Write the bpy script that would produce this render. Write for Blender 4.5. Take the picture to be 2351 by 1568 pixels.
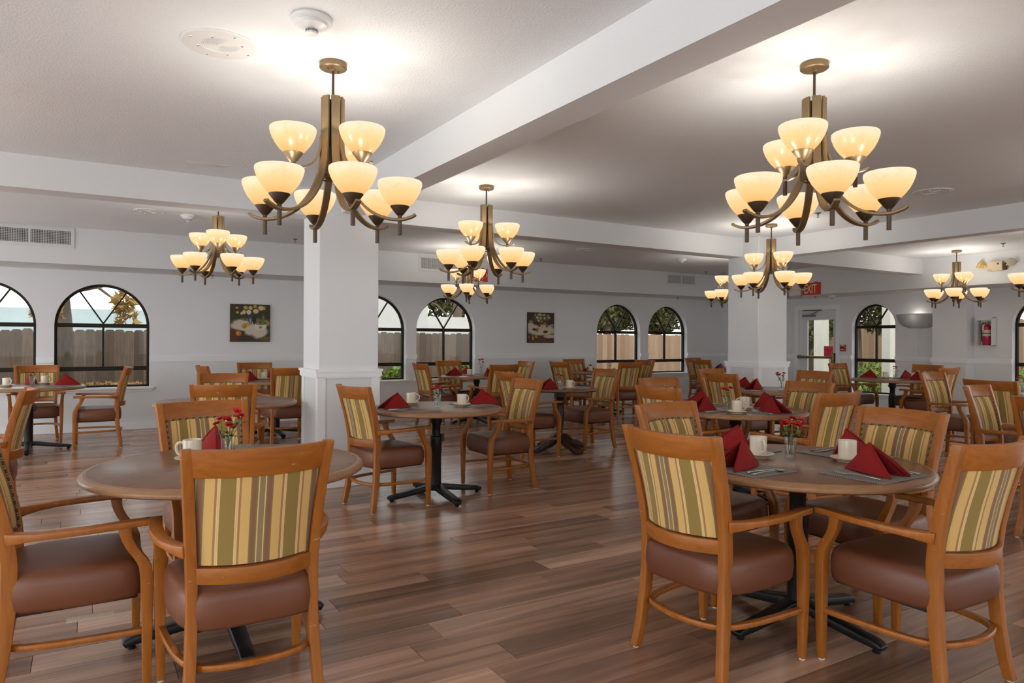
import bpy, bmesh, math, random
from mathutils import Vector, Matrix
rnd = random.Random(7)
PI = math.pi
scene = bpy.context.scene
for o in list(bpy.data.objects):
    bpy.data.objects.remove(o)
COL = scene.collection

# ------------------------------------------------------------------ camera
FPX, HORIZON, YAW, ROLL, EYE = 1613.06, 780.284, 0.5469, 0.0053, 1.30
cam_d = bpy.data.cameras.new('camera')
cam_d.sensor_fit = 'HORIZONTAL'; cam_d.sensor_width = 36.0
cam_d.lens = FPX / 2351.0 * 36.0
cam_d.shift_y = (HORIZON - 784.0) / 2351.0
cam_d.clip_start = 0.05; cam_d.clip_end = 300
cam = bpy.data.objects.new('camera', cam_d); COL.objects.link(cam)
cam.matrix_world = (Matrix.Translation((0, 0, EYE)) @ Matrix.Rotation(-YAW, 4, 'Z')
                    @ Matrix.Rotation(PI / 2, 4, 'X') @ Matrix.Rotation(ROLL, 4, 'Z'))
scene.camera = cam

# ------------------------------------------------------------------ world, sun, exposure
w = bpy.data.worlds.new('sky'); scene.world = w; w.use_nodes = True
bg = w.node_tree.nodes['Background']
bg.inputs[0].default_value = (0.93, 0.97, 1.0, 1); bg.inputs[1].default_value = 2.3
sun_d = bpy.data.lights.new('sun', 'SUN'); sun_d.energy = 1.2; sun_d.angle = 0.6; sun_d.color = (1, .95, .87)
sun = bpy.data.objects.new('sun', sun_d); COL.objects.link(sun)
sun.rotation_euler = (math.radians(38), 0, math.radians(-35))
vs = scene.view_settings
vs.view_transform = 'Standard'; vs.look = 'None'; vs.gamma = 1.0; vs.use_curve_mapping = False
vs.exposure = 0.82
scene.cycles.adaptive_threshold = .05; scene.cycles.adaptive_min_samples = 24; scene.cycles.max_bounces = 8; scene.cycles.transmission_bounces = 6; scene.cycles.glossy_bounces = 3
BULB = 1.5            # watts of each chandelier bulb

# ------------------------------------------------------------------ projection (only used to choose which floor planks are near)
SN, CS = math.sin(YAW), math.cos(YAW)
def proj(x, y, z):
    d = x * SN + y * CS
    if d < .15: return None
    a = FPX * (x * CS - y * SN) / d; b = HORIZON - 784 + FPX * (EYE - z) / d
    return 1175.5 + a, 784 + b

# ------------------------------------------------------------------ node material helpers
class NT:
    def __init__(s, name):
        m = bpy.data.materials.new(name); m.use_nodes = True
        s.m = m; s.t = m.node_tree; s.b = s.t.nodes['Principled BSDF']; s.out = s.t.nodes['Material Output']
    def n(s, typ, **kw):
        nd = s.t.nodes.new(typ)
        for k, v in kw.items(): setattr(nd, k, v)
        return nd
    def l(s, a, b): s.t.links.new(a, b)
    def math(s, op, a, b=None, clamp=False):
        nd = s.n('ShaderNodeMath', operation=op); nd.use_clamp = clamp
        for i, v in enumerate((a, b)):
            if v is None: continue
            if isinstance(v, (int, float)): nd.inputs[i].default_value = v
            else: s.l(v, nd.inputs[i])
        return nd.outputs[0]
    def mix(s, f, a, b, blend='MIX'):
        nd = s.n('ShaderNodeMix', data_type='RGBA', blend_type=blend)
        for i, v in ((0, f), (6, a), (7, b)):
            if isinstance(v, (int, float)): nd.inputs[i].default_value = v
            elif isinstance(v, (tuple, list)): nd.inputs[i].default_value = (*v[:3], 1)
            else: s.l(v, nd.inputs[i])
        return nd.outputs[2]
    def ramp(s, fac, stops, interp='LINEAR'):
        nd = s.n('ShaderNodeValToRGB'); cr = nd.color_ramp; cr.interpolation = interp
        while len(cr.elements) < len(stops): cr.elements.new(0.5)
        for e, (p, c) in zip(cr.elements, stops):
            e.position = p; e.color = (*c[:3], 1) if not isinstance(c, (int, float)) else (c, c, c, 1)
        s.l(fac, nd.inputs[0]); return nd.outputs[0]
    def noise(s, vec, scale, detail=3, rough=.5, dist=0):
        nd = s.n('ShaderNodeTexNoise'); nd.inputs['Scale'].default_value = scale
        nd.inputs['Detail'].default_value = detail; nd.inputs['Roughness'].default_value = rough
        nd.inputs['Distortion'].default_value = dist
        if vec is not None: s.l(vec, nd.inputs['Vector'])
        return nd.outputs[0]
    def mapping(s, vec, scale=(1, 1, 1), loc=(0, 0, 0)):
        nd = s.n('ShaderNodeMapping'); nd.inputs['Scale'].default_value = scale; nd.inputs['Location'].default_value = loc
        s.l(vec, nd.inputs[0]); return nd.outputs[0]
    def bump(s, h, strength, dist=.01):
        nd = s.n('ShaderNodeBump'); nd.inputs['Strength'].default_value = strength; nd.inputs['Distance'].default_value = dist
        s.l(h, nd.inputs['Height']); s.l(nd.outputs[0], s.b.inputs['Normal'])
    def obj_co(s): return s.n('ShaderNodeTexCoord').outputs['Object']
    def pos(s): return s.n('ShaderNodeNewGeometry').outputs['Position']
    def set(s, **kw):
        names = dict(col='Base Color', rough='Roughness', metal='Metallic', spec='Specular IOR Level', coat='Coat Weight', coat_r='Coat Roughness',
                     sheen='Sheen Weight', trans='Transmission Weight', ior='IOR', es='Emission Strength', ec='Emission Color')
        for k, v in kw.items():
            i = s.b.inputs[names[k]]
            if isinstance(v, (int, float)): i.default_value = v
            elif isinstance(v, (tuple, list)): i.default_value = (*v[:3], 1)
            else: s.l(v, i)
        return s

MAT = {}
def plain(name, col, rough=.5, metal=0, var=.06, scale=30, bump=0, **kw):
    t = NT(name); co = t.obj_co()
    f = t.noise(co, scale, 4)
    c = t.mix(f, tuple(x * (1 - var) for x in col), tuple(min(1, x * (1 + var)) for x in col))
    t.set(col=c, rough=rough, metal=metal, **kw)
    if bump: t.bump(t.noise(co, scale * 4, 2), bump, .003)
    MAT[name] = t.m; return t.m

def paint(name, col, low=None, bump=.35, scale=110, dist=.004):
    t = NT(name); p = t.pos()
    c = t.mix(t.noise(p, 1.3, 3), tuple(x * .97 for x in col), col)
    if low:
        z = t.n('ShaderNodeSeparateXYZ'); t.l(p, z.inputs[0])
        c = t.mix(t.math('LESS_THAN', z.outputs[2], .965), c, low)
    t.set(col=c, rough=.62, spec=.3)
    t.bump(t.noise(p, scale, 3, .55), bump, dist)
    MAT[name] = t.m
paint('ceiling_paint', (.805, .825, .84), bump=.5, scale=95, dist=.006)
paint('beam_paint', (.715, .725, .73), bump=.4, scale=110)
paint('wall_paint', (.735, .735, .74), low=(.72, .735, .745), bump=.35)
paint('trim_paint', (.82, .83, .835), bump=.02)

def wood(name, a, b, rough=.38, axis=(1.2, 14, 14), scale=3.0, wear=False, coat=.1):
    t = NT(name); co = t.obj_co()
    oi = t.n('ShaderNodeObjectInfo').outputs['Random']
    add = t.n('ShaderNodeVectorMath', operation='ADD'); t.l(co, add.inputs[0])
    cmb = t.n('ShaderNodeCombineXYZ'); t.l(t.math('MULTIPLY', oi, 9.0), cmb.inputs[0]); t.l(cmb.outputs[0], add.inputs[1])
    v = t.mapping(add.outputs[0], axis)
    g = t.noise(v, scale, 5, .6, .6)
    c = t.mix(t.ramp(g, [(.3, 0), (.7, 1)]), a, b)
    c = t.mix(t.math('MULTIPLY', oi, .22), c, tuple(x * .62 for x in a))
    if wear:
        s = t.noise(t.mapping(add.outputs[0], (14, 40, 95)), 1.0, 5, .7)
        c = t.mix(t.ramp(s, [(.665, 0), (.70, .6)]), c, (.75, .6, .42))
    t.set(col=c, rough=t.ramp(g, [(0, rough - .05), (1, rough + .08)]), coat=coat, coat_r=.25, spec=.35)
    t.bump(g, .03, .002)
    MAT[name] = t.m
wood('honey_wood', (.30, .092, .011), (.42, .140, .020), axis=(14, 14, 1.4), wear=True)
wood('honey_rail', (.29, .088, .011), (.41, .135, .019), axis=(1.6, 14, 14), wear=True)
wood('table_edge_wood', (.27, .135, .060), (.36, .19, .09), rough=.3)
wood('pedestal_wood', (.030, .013, .008), (.060, .026, .014), rough=.3, axis=(8, 8, 1.5))

def t_laminate():
    t = NT('table_laminate'); co = t.obj_co()
    g = t.noise(t.mapping(co, (3, 22, 3)), 4, 5, .6, .4)
    c = t.mix(t.ramp(g, [(.25, 0), (.75, 1)]), (.15, .072, .040), (.225, .115, .066))
    t.set(col=c, rough=.27, spec=.4)
    MAT['table_laminate'] = t.m
t_laminate()

def t_vinyl():
    t = NT('brown_vinyl'); co = t.obj_co()
    oi = t.n('ShaderNodeObjectInfo').outputs['Random']
    c = t.mix(t.noise(co, 3, 3), (.145, .047, .020), (.185, .063, .028))
    c = t.mix(t.math('MULTIPLY', oi, .35), c, (.085, .030, .018))
    t.set(col=c, rough=.42, spec=.45, coat=.05, coat_r=.35)
    t.bump(t.noise(co, 260, 2), .12, .001)
    MAT['brown_vinyl'] = t.m
t_vinyl()

def t_fabric():
    t = NT('striped_fabric'); co = t.obj_co()
    sp = t.n('ShaderNodeSeparateXYZ'); t.l(co, sp.inputs[0])
    f = t.math('PINGPONG', sp.outputs[0], .1035)
    f = t.math('MULTIPLY', f, 1 / .1035)
    tan, olive, mauve = (.70, .455, .16), (.30, .203, .056), (.265, .13, .077)
    cream, grey, rust = (.74, .56, .26), (.30, .215, .11), (.41, .21, .085)
    oldk = (.25, .19, .07)
    stops = [(0, grey), (.085, cream), (.12, oldk), (.17, mauve), (.30, oldk), (.34, tan), (.62, rust), (.685, cream), (.72, tan), (.745, cream), (.775, olive)]
    c = t.ramp(f, stops, 'CONSTANT')
    weave = t.noise(co, 420, 2)
    c = t.mix(t.math('MULTIPLY', weave, .22), c, (.12, .08, .04))
    t.set(col=c, rough=.85, spec=.15, sheen=.15)
    t.bump(weave, .25, .001)
    MAT['striped_fabric'] = t.m
    t = NT('striped_piping'); co = t.obj_co()
    sp = t.n('ShaderNodeSeparateXYZ'); t.l(co, sp.inputs[0])
    s = t.math('SINE', t.math('MULTIPLY', t.math('ADD', t.math('MULTIPLY', sp.outputs[0], .8), sp.outputs[2]), 210))
    c = t.ramp(s, [(.0, (.10, .07, .03)), (.30, (.55, .40, .17)), (.62, (.62, .47, .22)), (.8, (.12, .085, .035))], 'CONSTANT')
    t.set(col=c, rough=.8, spec=.15)
    MAT['striped_piping'] = t.m
t_fabric()

def t_floor():
    t = NT('plank_laminate'); p = t.pos()
    r1 = t.n('ShaderNodeObjectInfo').outputs['Random']; r2 = t.n('ShaderNodeNewGeometry').outputs['Random Per Island']
    r = t.math('FRACT', t.math('ADD', t.math('MULTIPLY', r1, 7.31), t.math('MULTIPLY', r2, 5.17)))
    cmb = t.n('ShaderNodeCombineXYZ'); t.l(t.math('MULTIPLY', r, 37.0), cmb.inputs[2]); t.l(t.math('MULTIPLY', r, 13.0), cmb.inputs[0])
    add = t.n('ShaderNodeVectorMath', operation='ADD'); t.l(p, add.inputs[0]); t.l(cmb.outputs[0], add.inputs[1])
    g = t.noise(t.mapping(add.outputs[0], (.45, 8, 1)), 1.4, 5, .6, .7)
    g2 = t.noise(t.mapping(add.outputs[0], (2.2, 55, 1)), 1.5, 4, .6, .3)
    tone = t.ramp(r, [(0, (.20, .106, .068)), (.35, (.295, .163, .106)), (.7, (.385, .222, .148)), (1, (.50, .31, .215))])
    k = t.math('ADD', t.math('MULTIPLY', t.ramp(g, [(.28, 0), (.72, 1)]), 1.05), .48)
    k = t.math('MULTIPLY', k, t.math('ADD', t.math('MULTIPLY', g2, .5), .75))
    vm = t.n('ShaderNodeVectorMath', operation='SCALE'); t.l(tone, vm.inputs[0]); t.l(k, vm.inputs['Scale'])
    t.set(col=vm.outputs[0], rough=t.ramp(g2, [(.2, .20), (.8, .28)]), spec=.6)
    t.bump(g2, .03, .001)
    MAT['plank_laminate'] = t.m
t_floor()
plain('under_floor', (.02, .012, .008), .8)
plain('black_metal', (.012, .012, .013), .38, .3)
plain('bronze', (.25, .175, .095), .42, .7, var=.12, scale=20)
plain('bronze_dark', (.085, .055, .033), .45, .6, var=.15, scale=20)  # on lower chandelier cups and stems it is the same bronze painted as shaded
plain('steel', (.62, .61, .58), .22, 1.0)
plain('brass', (.30, .22, .10), .3, .9)
plain('glide_plastic', (.62, .60, .56), .5)
plain('window_bronze', (.018, .013, .006), .6, 0, spec=.25)
plain('white_plastic', (.72, .72, .71), .4)
plain('vent_white', (.66, .66, .65), .5)
plain('vent_dark', (.05, .05, .05), .8)
plain('ceramic', (.70, .62, .49), .16, 0, var=.02, spec=.55)
plain('napkin_red', (.24, .011, .011), .85, 0, var=.10, scale=60, bump=.15, sheen=.03, spec=.2)
plain('napkin_plum', (.16, .03, .09), .82, 0, var=.10, scale=60, bump=.15, sheen=.2)
plain('petal_red', (.55, .008, .018), .55, 0, var=.25, scale=90)
plain('petal_pink', (.62, .05, .16), .55, 0, var=.25, scale=90)
plain('petal_core', (.75, .45, .12), .7)
plain('leaf_green', (.10, .17, .035), .5, 0, var=.3, scale=40)
plain('yellow_card', (.75, .5, .05), .6)
plain('exit_red', (.62, .035, .022), .45)
plain('exit_cream', (.80, .71, .42), .6)
plain('fire_red', (.42, .03, .025), .4)
plain('extinguisher_red', (.45, .015, .06), .25)
plain('paper_label', (.62, .53, .40), .7)
plain('notice_pink', (.85, .06, .11), .7, var=.02)
plain('ink', (.10, .01, .03), .7)
plain('white_ink', (.85, .85, .84), .6)
plain('beige_plastic', (.60, .48, .30), .5)
plain('aged_plastic', (.70, .45, .12), .4)
plain('sconce_plaster', (.47, .47, .47), .6, var=.03, bump=.05)
plain('door_paint', (.66, .675, .69), .4, var=.02)
plain('hinge_grey', (.22, .22, .22), .4, .6)
plain('canvas_edge', (.035, .028, .02), .7)

def thin_glass(name, tint, refl=.07):
    t = NT(name); nt = t.t
    nt.nodes.remove(t.b)
    tr = t.n('ShaderNodeBsdfTransparent'); tr.inputs[0].default_value = (*tint, 1)
    gl = t.n('ShaderNodeBsdfGlossy'); gl.inputs['Roughness'].default_value = .02
    fr = t.n('ShaderNodeLayerWeight'); fr.inputs[0].default_value = .5
    ff = t.math('ADD', t.math('MULTIPLY', t.math('POWER', fr.outputs['Facing'], 5.0), .9 * refl / .05), refl, True)
    mx = t.n('ShaderNodeMixShader')
    t.l(ff, mx.inputs[0]); t.l(tr.outputs[0], mx.inputs[1]); t.l(gl.outputs[0], mx.inputs[2])
    t.l(mx.outputs[0], t.out.inputs[0]); MAT[name] = t.m
thin_glass('window_glass', (.70, .71, .71), .008)   # tint added to dim the bright view outside; both faces count
thin_glass('tumbler_glass', (.985, .99, .99), .06)
thin_glass('water', (.97, .985, .98), .04)

def t_shade():
    t = NT('alabaster_shade'); co = t.obj_co()
    v = t.noise(co, 26, 5, .65, 1.2)
    sz = t.n('ShaderNodeSeparateXYZ'); t.l(co, sz.inputs[0])
    thick = t.ramp(t.math('MULTIPLY', t.math('SUBTRACT', sz.outputs[2], .06), 8.0), [(.0, (.84, .45, .15)), (.55, (.95, .65, .32)), (1.0, (1.0, .86, .63))])   # lit-glass glow put into the colour: amber at the foot, pale at the rim
    c = t.mix(t.ramp(v, [(.48, 0), (.8, .4)]), thick, (.80, .50, .20))
    tc = t.mix(1.0, c, (.085, .085, .085), 'MULTIPLY')
    nt = t.t; nt.nodes.remove(t.b)
    tl = t.n('ShaderNodeBsdfTranslucent'); t.l(tc, tl.inputs[0])
    df = t.n('ShaderNodeBsdfDiffuse'); t.l(tc, df.inputs[0])
    gl = t.n('ShaderNodeBsdfGlossy'); gl.inputs['Roughness'].default_value = .25
    em = t.n('ShaderNodeEmission'); t.l(c, em.inputs[0]); em.inputs[1].default_value = .43
    m1 = t.n('ShaderNodeMixShader'); m1.inputs[0].default_value = .35; t.l(tl.outputs[0], m1.inputs[1]); t.l(df.outputs[0], m1.inputs[2])
    m2 = t.n('ShaderNodeMixShader'); m2.inputs[0].default_value = .04; t.l(m1.outputs[0], m2.inputs[1]); t.l(gl.outputs[0], m2.inputs[2])
    ad = t.n('ShaderNodeAddShader'); t.l(m2.outputs[0], ad.inputs[0]); t.l(em.outputs[0], ad.inputs[1])
    t.l(ad.outputs[0], t.out.inputs[0]); MAT['alabaster_shade'] = t.m
t_shade()

def t_mat_weave():
    t = NT('woven_mat'); co = t.obj_co()
    ck = t.n('ShaderNodeTexChecker'); ck.inputs['Scale'].default_value = 210
    t.l(co, ck.inputs['Vector']); ck.inputs[1].default_value = (.40, .39, .36, 1); ck.inputs[2].default_value = (.028, .028, .027, 1)
    t.set(col=t.mix(t.math('MULTIPLY', t.noise(co, 60, 2), .4), ck.outputs[0], (.13, .13, .12)), rough=.6)
    t.bump(ck.outputs[1], .3, .001); MAT['woven_mat'] = t.m
t_mat_weave()

def outdoor(name, a, b, scale, axis=(1, 1, 1), rough=.85, islands=False):
    t = NT(name); p = t.pos()
    g = t.noise(t.mapping(p, axis), scale, 5, .65, .3)
    c = t.mix(t.ramp(g, [(.3, 0), (.7, 1)]), a, b)
    r = t.n('ShaderNodeNewGeometry').outputs['Random Per Island'] if islands else t.n('ShaderNodeObjectInfo').outputs['Random']
    c = t.mix(t.math('MULTIPLY', r, .75), c, tuple(x * .6 for x in a))
    t.set(col=c, rough=rough, spec=.2); MAT[name] = t.m
outdoor('grey_fence_wood', (.16, .115, .085), (.27, .205, .155), 3, (14, 14, 1.2))
outdoor('tan_fence_wood', (.42, .27, .17), (.56, .38, .25), 3, (14, 14, 1.2))
outdoor('bark', (.10, .075, .055), (.24, .18, .13), 4, (9, 9, 1.5))
outdoor('stucco_white', (.70, .68, .62), (.80, .78, .73), 2)
outdoor('stucco_blue', (.52, .62, .62), (.60, .70, .70), 2)
outdoor('soil', (.13, .10, .07), (.22, .17, .11), 3)
outdoor('litter_leaf', (.50, .27, .07), (.62, .45, .24), 3, islands=True)
outdoor('yellow_leaf', (.52, .30, .07), (.68, .50, .20), 2, islands=True)
outdoor('olive_leaf', (.09, .10, .03), (.22, .21, .09), 2, islands=True)
outdoor('green_leaf', (.12, .20, .035), (.36, .44, .09), 2, islands=True)
outdoor('paver', (.36, .30, .24), (.48, .41, .34), 4)
outdoor('post_white', (.72, .68, .58), (.80, .77, .68), 3)
outdoor('patio_metal', (.22, .22, .21), (.35, .35, .33), 6)

# ------------------------------------------------------------------ mesh helpers
def new_bm(): return bmesh.new()
def mesh_of(bm, name, smooth=35, recalc=True):
    if recalc: bmesh.ops.recalc_face_normals(bm, faces=bm.faces)
    me = bpy.data.meshes.new(name); bm.to_mesh(me); bm.free()
    if smooth:
        me.polygons.foreach_set('use_smooth', [True] * len(me.polygons))
        try: me.set_sharp_from_angle(angle=math.radians(smooth))
        except Exception: pass
    return me
def obj(name, me, mat, parent=None, loc=(0, 0, 0), rot=(0, 0, 0), smooth=35):
    if isinstance(me, bmesh.types.BMesh): me = mesh_of(me, name, smooth)
    o = bpy.data.objects.new(name, me); COL.objects.link(o)
    if mat is not None and not me.materials: me.materials.append(MAT[mat])
    o.location = loc; o.rotation_euler = rot
    if parent is not None: o.parent = parent
    return o
def tag(o, label, cat, group=None, kind=None):
    o['label'] = label; o['category'] = cat
    if group: o['group'] = group
    if kind: o['kind'] = kind
    return o
def thing(name, label, cat, loc=(0, 0, 0), rotz=0, group=None, kind=None):
    o = bpy.data.objects.new(name, None); COL.objects.link(o); o.empty_display_size = .1
    o.location = loc; o.rotation_euler = (0, 0, rotz)
    return tag(o, label, cat, group, kind)
def dup(o, parent=None):
    c = o.copy(); COL.objects.link(c); c.parent = parent
    for ch in list(o.children): dup(ch, c)
    return c
def dup_thing(o, loc, rotz, label):
    c = dup(o); c.location = loc; c.rotation_euler = (0, 0, rotz); c['label'] = label
    return c
def box(bm, lo, hi):
    x0, y0, z0 = lo; x1, y1, z1 = hi
    v = [bm.verts.new(p) for p in ((x0, y0, z0), (x1, y0, z0), (x1, y1, z0), (x0, y1, z0), (x0, y0, z1), (x1, y0, z1), (x1, y1, z1), (x0, y1, z1))]
    for f in ((0, 3, 2, 1), (4, 5, 6, 7), (0, 1, 5, 4), (1, 2, 6, 5), (2, 3, 7, 6), (3, 0, 4, 7)): bm.faces.new([v[i] for i in f])
    return bm
def bx(lo, hi, bev=0, seg=1):
    bm = box(new_bm(), lo, hi)
    return bevel(bm, bev, seg) if bev else bm
def bevel(bm, w, seg=1, ang=40):
    bm.normal_update()
    es = [e for e in bm.edges if len(e.link_faces) == 2 and e.calc_face_angle(0) > math.radians(ang)]
    if es: bmesh.ops.bevel(bm, geom=es, offset=w, segments=seg, profile=.5, affect='EDGES', clamp_overlap=True)
    return bm
def loft(bm, rings, caps=True, closed=False):
    vr = [[bm.verts.new(p) for p in r] for r in rings]; n = len(vr[0])
    pairs = list(zip(vr, vr[1:])) + ([(vr[-1], vr[0])] if closed else [])
    for a, b in pairs:
        for i in range(n):
            j = (i + 1) % n
            try: bm.faces.new((a[i], a[j], b[j], b[i]))
            except ValueError: pass
    if caps and not closed:
        bm.faces.new(list(reversed(vr[0]))); bm.faces.new(vr[-1])
    return bm
def strap(bm, pts, side, wid, thk, closed=False):
    """rectangular bar along pts; side: function(i) -> unit vector of the width direction"""
    rings = []; P = [Vector(p) for p in pts]; n = len(P)
    for i, p in enumerate(P):
        t = (P[(i + 1) % n] - P[i - 1]) if closed else (P[min(i + 1, n - 1)] - P[max(i - 1, 0)])
        t.normalize(); s = side(i).normalized(); nn = t.cross(s).normalized(); s = nn.cross(t).normalized()
        w_ = (wid[i] if isinstance(wid, (list, tuple)) else wid) / 2; h_ = (thk[i] if isinstance(thk, (list, tuple)) else thk) / 2
        rings.append([p - s * w_ - nn * h_, p + s * w_ - nn * h_, p + s * w_ + nn * h_, p - s * w_ + nn * h_])
    return loft(bm, rings, closed=closed)
def tube(bm, pts, r, n=8, closed=False, caps=True):
    P = [Vector(p) for p in pts]; m = len(P); rings = []; ref = None
    for i, p in enumerate(P):
        t = (P[(i + 1) % m] - P[i - 1]) if closed else (P[min(i + 1, m - 1)] - P[max(i - 1, 0)])
        t.normalize()
        if ref is None: ref = Vector((0, 0, 1)) if abs(t.z) < .9 else Vector((1, 0, 0))
        u = (ref - t * ref.dot(t)).normalized(); ref = u; v = t.cross(u)
        rr = r[i] if isinstance(r, (list, tuple)) else r
        rings.append([p + (u * math.cos(a) + v * math.sin(a)) * rr for a in [2 * PI * k / n for k in range(n)]])
    return loft(bm, rings, caps=caps, closed=closed)
def lathe(bm, prof, n=24, mtx=None):
    rings = []; mtx = mtx or Matrix.Identity(4)
    for r, z in prof:
        if r < 1e-6: rings.append([bm.verts.new(mtx @ Vector((0, 0, z)))])
        else: rings.append([bm.verts.new(mtx @ Vector((r * math.cos(2 * PI * k / n), r * math.sin(2 * PI * k / n), z))) for k in range(n)])
    for a, b in zip(rings, rings[1:]):
        for i in range(n):
            j = (i + 1) % n
            q = [a[i % len(a)], a[j % len(a)], b[j % len(b)], b[i % len(b)]]
            q = list(dict.fromkeys(q))
            if len(q) >= 3:
                try: bm.faces.new(q)
                except ValueError: pass
    return bm
def spline(pts, n=6):
    P = [Vector(p) for p in pts]; out = []
    for i in range(len(P) - 1):
        p0, p1, p2, p3 = P[max(i - 1, 0)], P[i], P[i + 1], P[min(i + 2, len(P) - 1)]
        for k in range(n):
            t = k / n
            out.append(.5 * ((2 * p1) + (p2 - p0) * t + (2 * p0 - 5 * p1 + 4 * p2 - p3) * t * t + (3 * p1 - p0 - 3 * p2 + p3) * t ** 3))
    out.append(P[-1]); return out
def interp(tab, z):
    if z <= tab[0][0]: return tab[0][1:]
    for a, b in zip(tab, tab[1:]):
        if z <= b[0]:
            t = (z - a[0]) / (b[0] - a[0]); t = t
            return tuple(p + (q - p) * t for p, q in zip(a[1:], b[1:]))
    return tab[-1][1:]
def text_mesh(txt, size, depth=.001, bold=0.0):
    cu = bpy.data.curves.new('lettering', 'FONT'); cu.body = txt; cu.size = size; cu.extrude = depth; cu.offset = bold
    cu.align_x = 'CENTER'; cu.align_y = 'CENTER'
    o = bpy.data.objects.new('lettering', cu); COL.objects.link(o)
    dg = bpy.context.evaluated_depsgraph_get()
    me = bpy.data.meshes.new_from_object(o.evaluated_get(dg))
    bpy.data.objects.remove(o); bpy.data.curves.remove(cu)
    me.materials.clear(); me.name = 'lettering'
    return me

# ================================================================== THE ROOM
YW, XW, XL, YF = 11.36, 12.60, -4.20, -4.00
ZC, ZCB, ZB = 2.65, 2.69, 2.403
RAIL0, RAIL1 = .957, 1.033
def mapB(s, z, d): return (s, YW + d, z)          # back wall: s = X, d = outwards
def mapR(s, z, d): return (XW + d, s, z)          # right wall: s = Y
def mapL(s, z, d): return (XL - d, s, z)
def prism(bm, poly, d0, d1, mp):
    a = [bm.verts.new(mp(s, z, d0)) for s, z in poly]; b = [bm.verts.new(mp(s, z, d1)) for s, z in poly]
    bm.faces.new(a); bm.faces.new(list(reversed(b))); n = len(a)
    for i in range(n): bm.faces.new((a[i], b[i], b[(i + 1) % n], a[(i + 1) % n]))
    return bm
def rect(s0, s1, z0, z1): return [(s0, z0), (s1, z0), (s1, z1), (s0, z1)]
def arch_pts(s0, s1, zs, n=28):
    c, r = (s0 + s1) / 2, (s1 - s0) / 2
    return [(c - r * math.cos(PI * k / n), zs + r * math.sin(PI * k / n)) for k in range(n + 1)]
def wall(name, mp, s0, s1, top, opens, label):
    bm = new_bm(); cur = s0
    for o in sorted(opens):
        a, b, sill, spring, arched = o
        prism(bm, rect(cur, a, 0, top), 0, .2, mp)
        if sill > 0: prism(bm, rect(a, b, 0, sill), 0, .2, mp)
        if arched:
            pts = arch_pts(a, b, spring)
            for p, q in zip(pts, pts[1:]): prism(bm, [p, q, (q[0], top), (p[0], top)], 0, .2, mp)
        else: prism(bm, rect(a, b, spring, top), 0, .2, mp)
        cur = b
    prism(bm, rect(cur, s1, 0, top), 0, .2, mp)
    return tag(obj(name, bm, 'wall_paint', smooth=0), label, 'wall', kind='structure')
BW = [(-1.708, -.551), (-.349, .808), (3.608, 4.765), (4.959, 6.116), (8.948, 10.113), (10.335, 11.492)]
RW = [(7.285, 8.134), (4.555, 5.403)]
DOOR = (8.455, 9.33, 1.955)
openB = [(a, b, .60, 1.47, True) for a, b in BW]
openR = [(-3.4, .2, .4, 2.1, False), (.8, 3.9, .4, 2.1, False)] + [(a, b, .325, 1.58, True) for a, b in RW] + [(DOOR[0], DOOR[1], 0, DOOR[2], False)]  # first two are plain unseen openings, added to let daylight in
wall('wall_back', mapB, XL, XW + .2, 2.95, openB, 'long grey back wall with six arched windows and a white chair rail')
wall('wall_right', mapR, YF, YW, 2.95, openR, 'grey right wall with the glazed exit door and arched windows')
wall('wall_left', mapL, YF, YW + .2, 2.95, [(-3.6, 1.0, 0, 2.4, False), (1.3, 6.1, 0, 2.4, False), (6.8, 11.0, 0, 2.4, False)], 'grey side wall left of the dining room with wide openings added to let in daylight')  # unglazed openings added so daylight fills from the left

def mapF(s, z, d): return (s, YF - d, z)
wall('wall_front', mapF, XL - .2, XW + .2, 2.95, [(-3.6, .6, .7, 2.05, False), (1.6, 5.8, .7, 2.05, False), (6.8, 11.0, .7, 2.05, False)], 'grey wall behind the viewer with three wide openings added for daylight fill')  # unglazed openings added to pass soft fill from behind the camera

# floor: dark slab and single planks
floor = tag(obj('floor', bx((XL - .2, YF, -.16), (XW + .2, YW + .2, -.0095)), 'under_floor', smooth=0), 'brown wood-look plank floor of the dining room', 'floor', kind='structure')
PW, PLEN = .172, 1.22
planks = []
j = 0; y = 2.604 - PW * 39
while y < YW:
    if y + PW > YF:
        x = XL - rnd.random() * PLEN
        while x < XW:
            a, b = max(x, XL), min(x + PLEN, XW); c, d = max(y, YF), min(y + PW, YW)
            if b - a > .03:
                pr = [proj(px, py, 0) for px, py in ((a, c), (b, c), (b, d), (a, d))]
                area = 0
                if all(pr):
                    ins = any(-60 < u < 2411 and v < 1640 for u, v in pr)
                    if ins: area = abs(sum(pr[k][0] * pr[(k + 1) % 4][1] - pr[(k + 1) % 4][0] * pr[k][1] for k in range(4)))
                planks.append((area, a, b, c, d))
            x += PLEN
    y += PW; j += 1
planks.sort(reverse=True)
G = .0011
cache = {}
for k, (ar, a, b, c, d) in enumerate(planks[:300]):
    key = (round(b - a, 3), round(d - c, 3))
    if key not in cache:
        cache[key] = mesh_of(bevel(box(new_bm(), (G, G, -.009), (key[0] - G, key[1] - G, 0)), .0006), 'plank', 0)
    obj('plank', cache[key], 'plank_laminate', floor, (a, c, 0))
bm = new_bm()
for ar, a, b, c, d in planks[300:]: box(bm, (a + G, c + G, -.009), (b - G, d - G, 0))
o = obj('plank_field', bm, 'plank_laminate', floor, smooth=0); o['kind'] = 'stuff'

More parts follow.
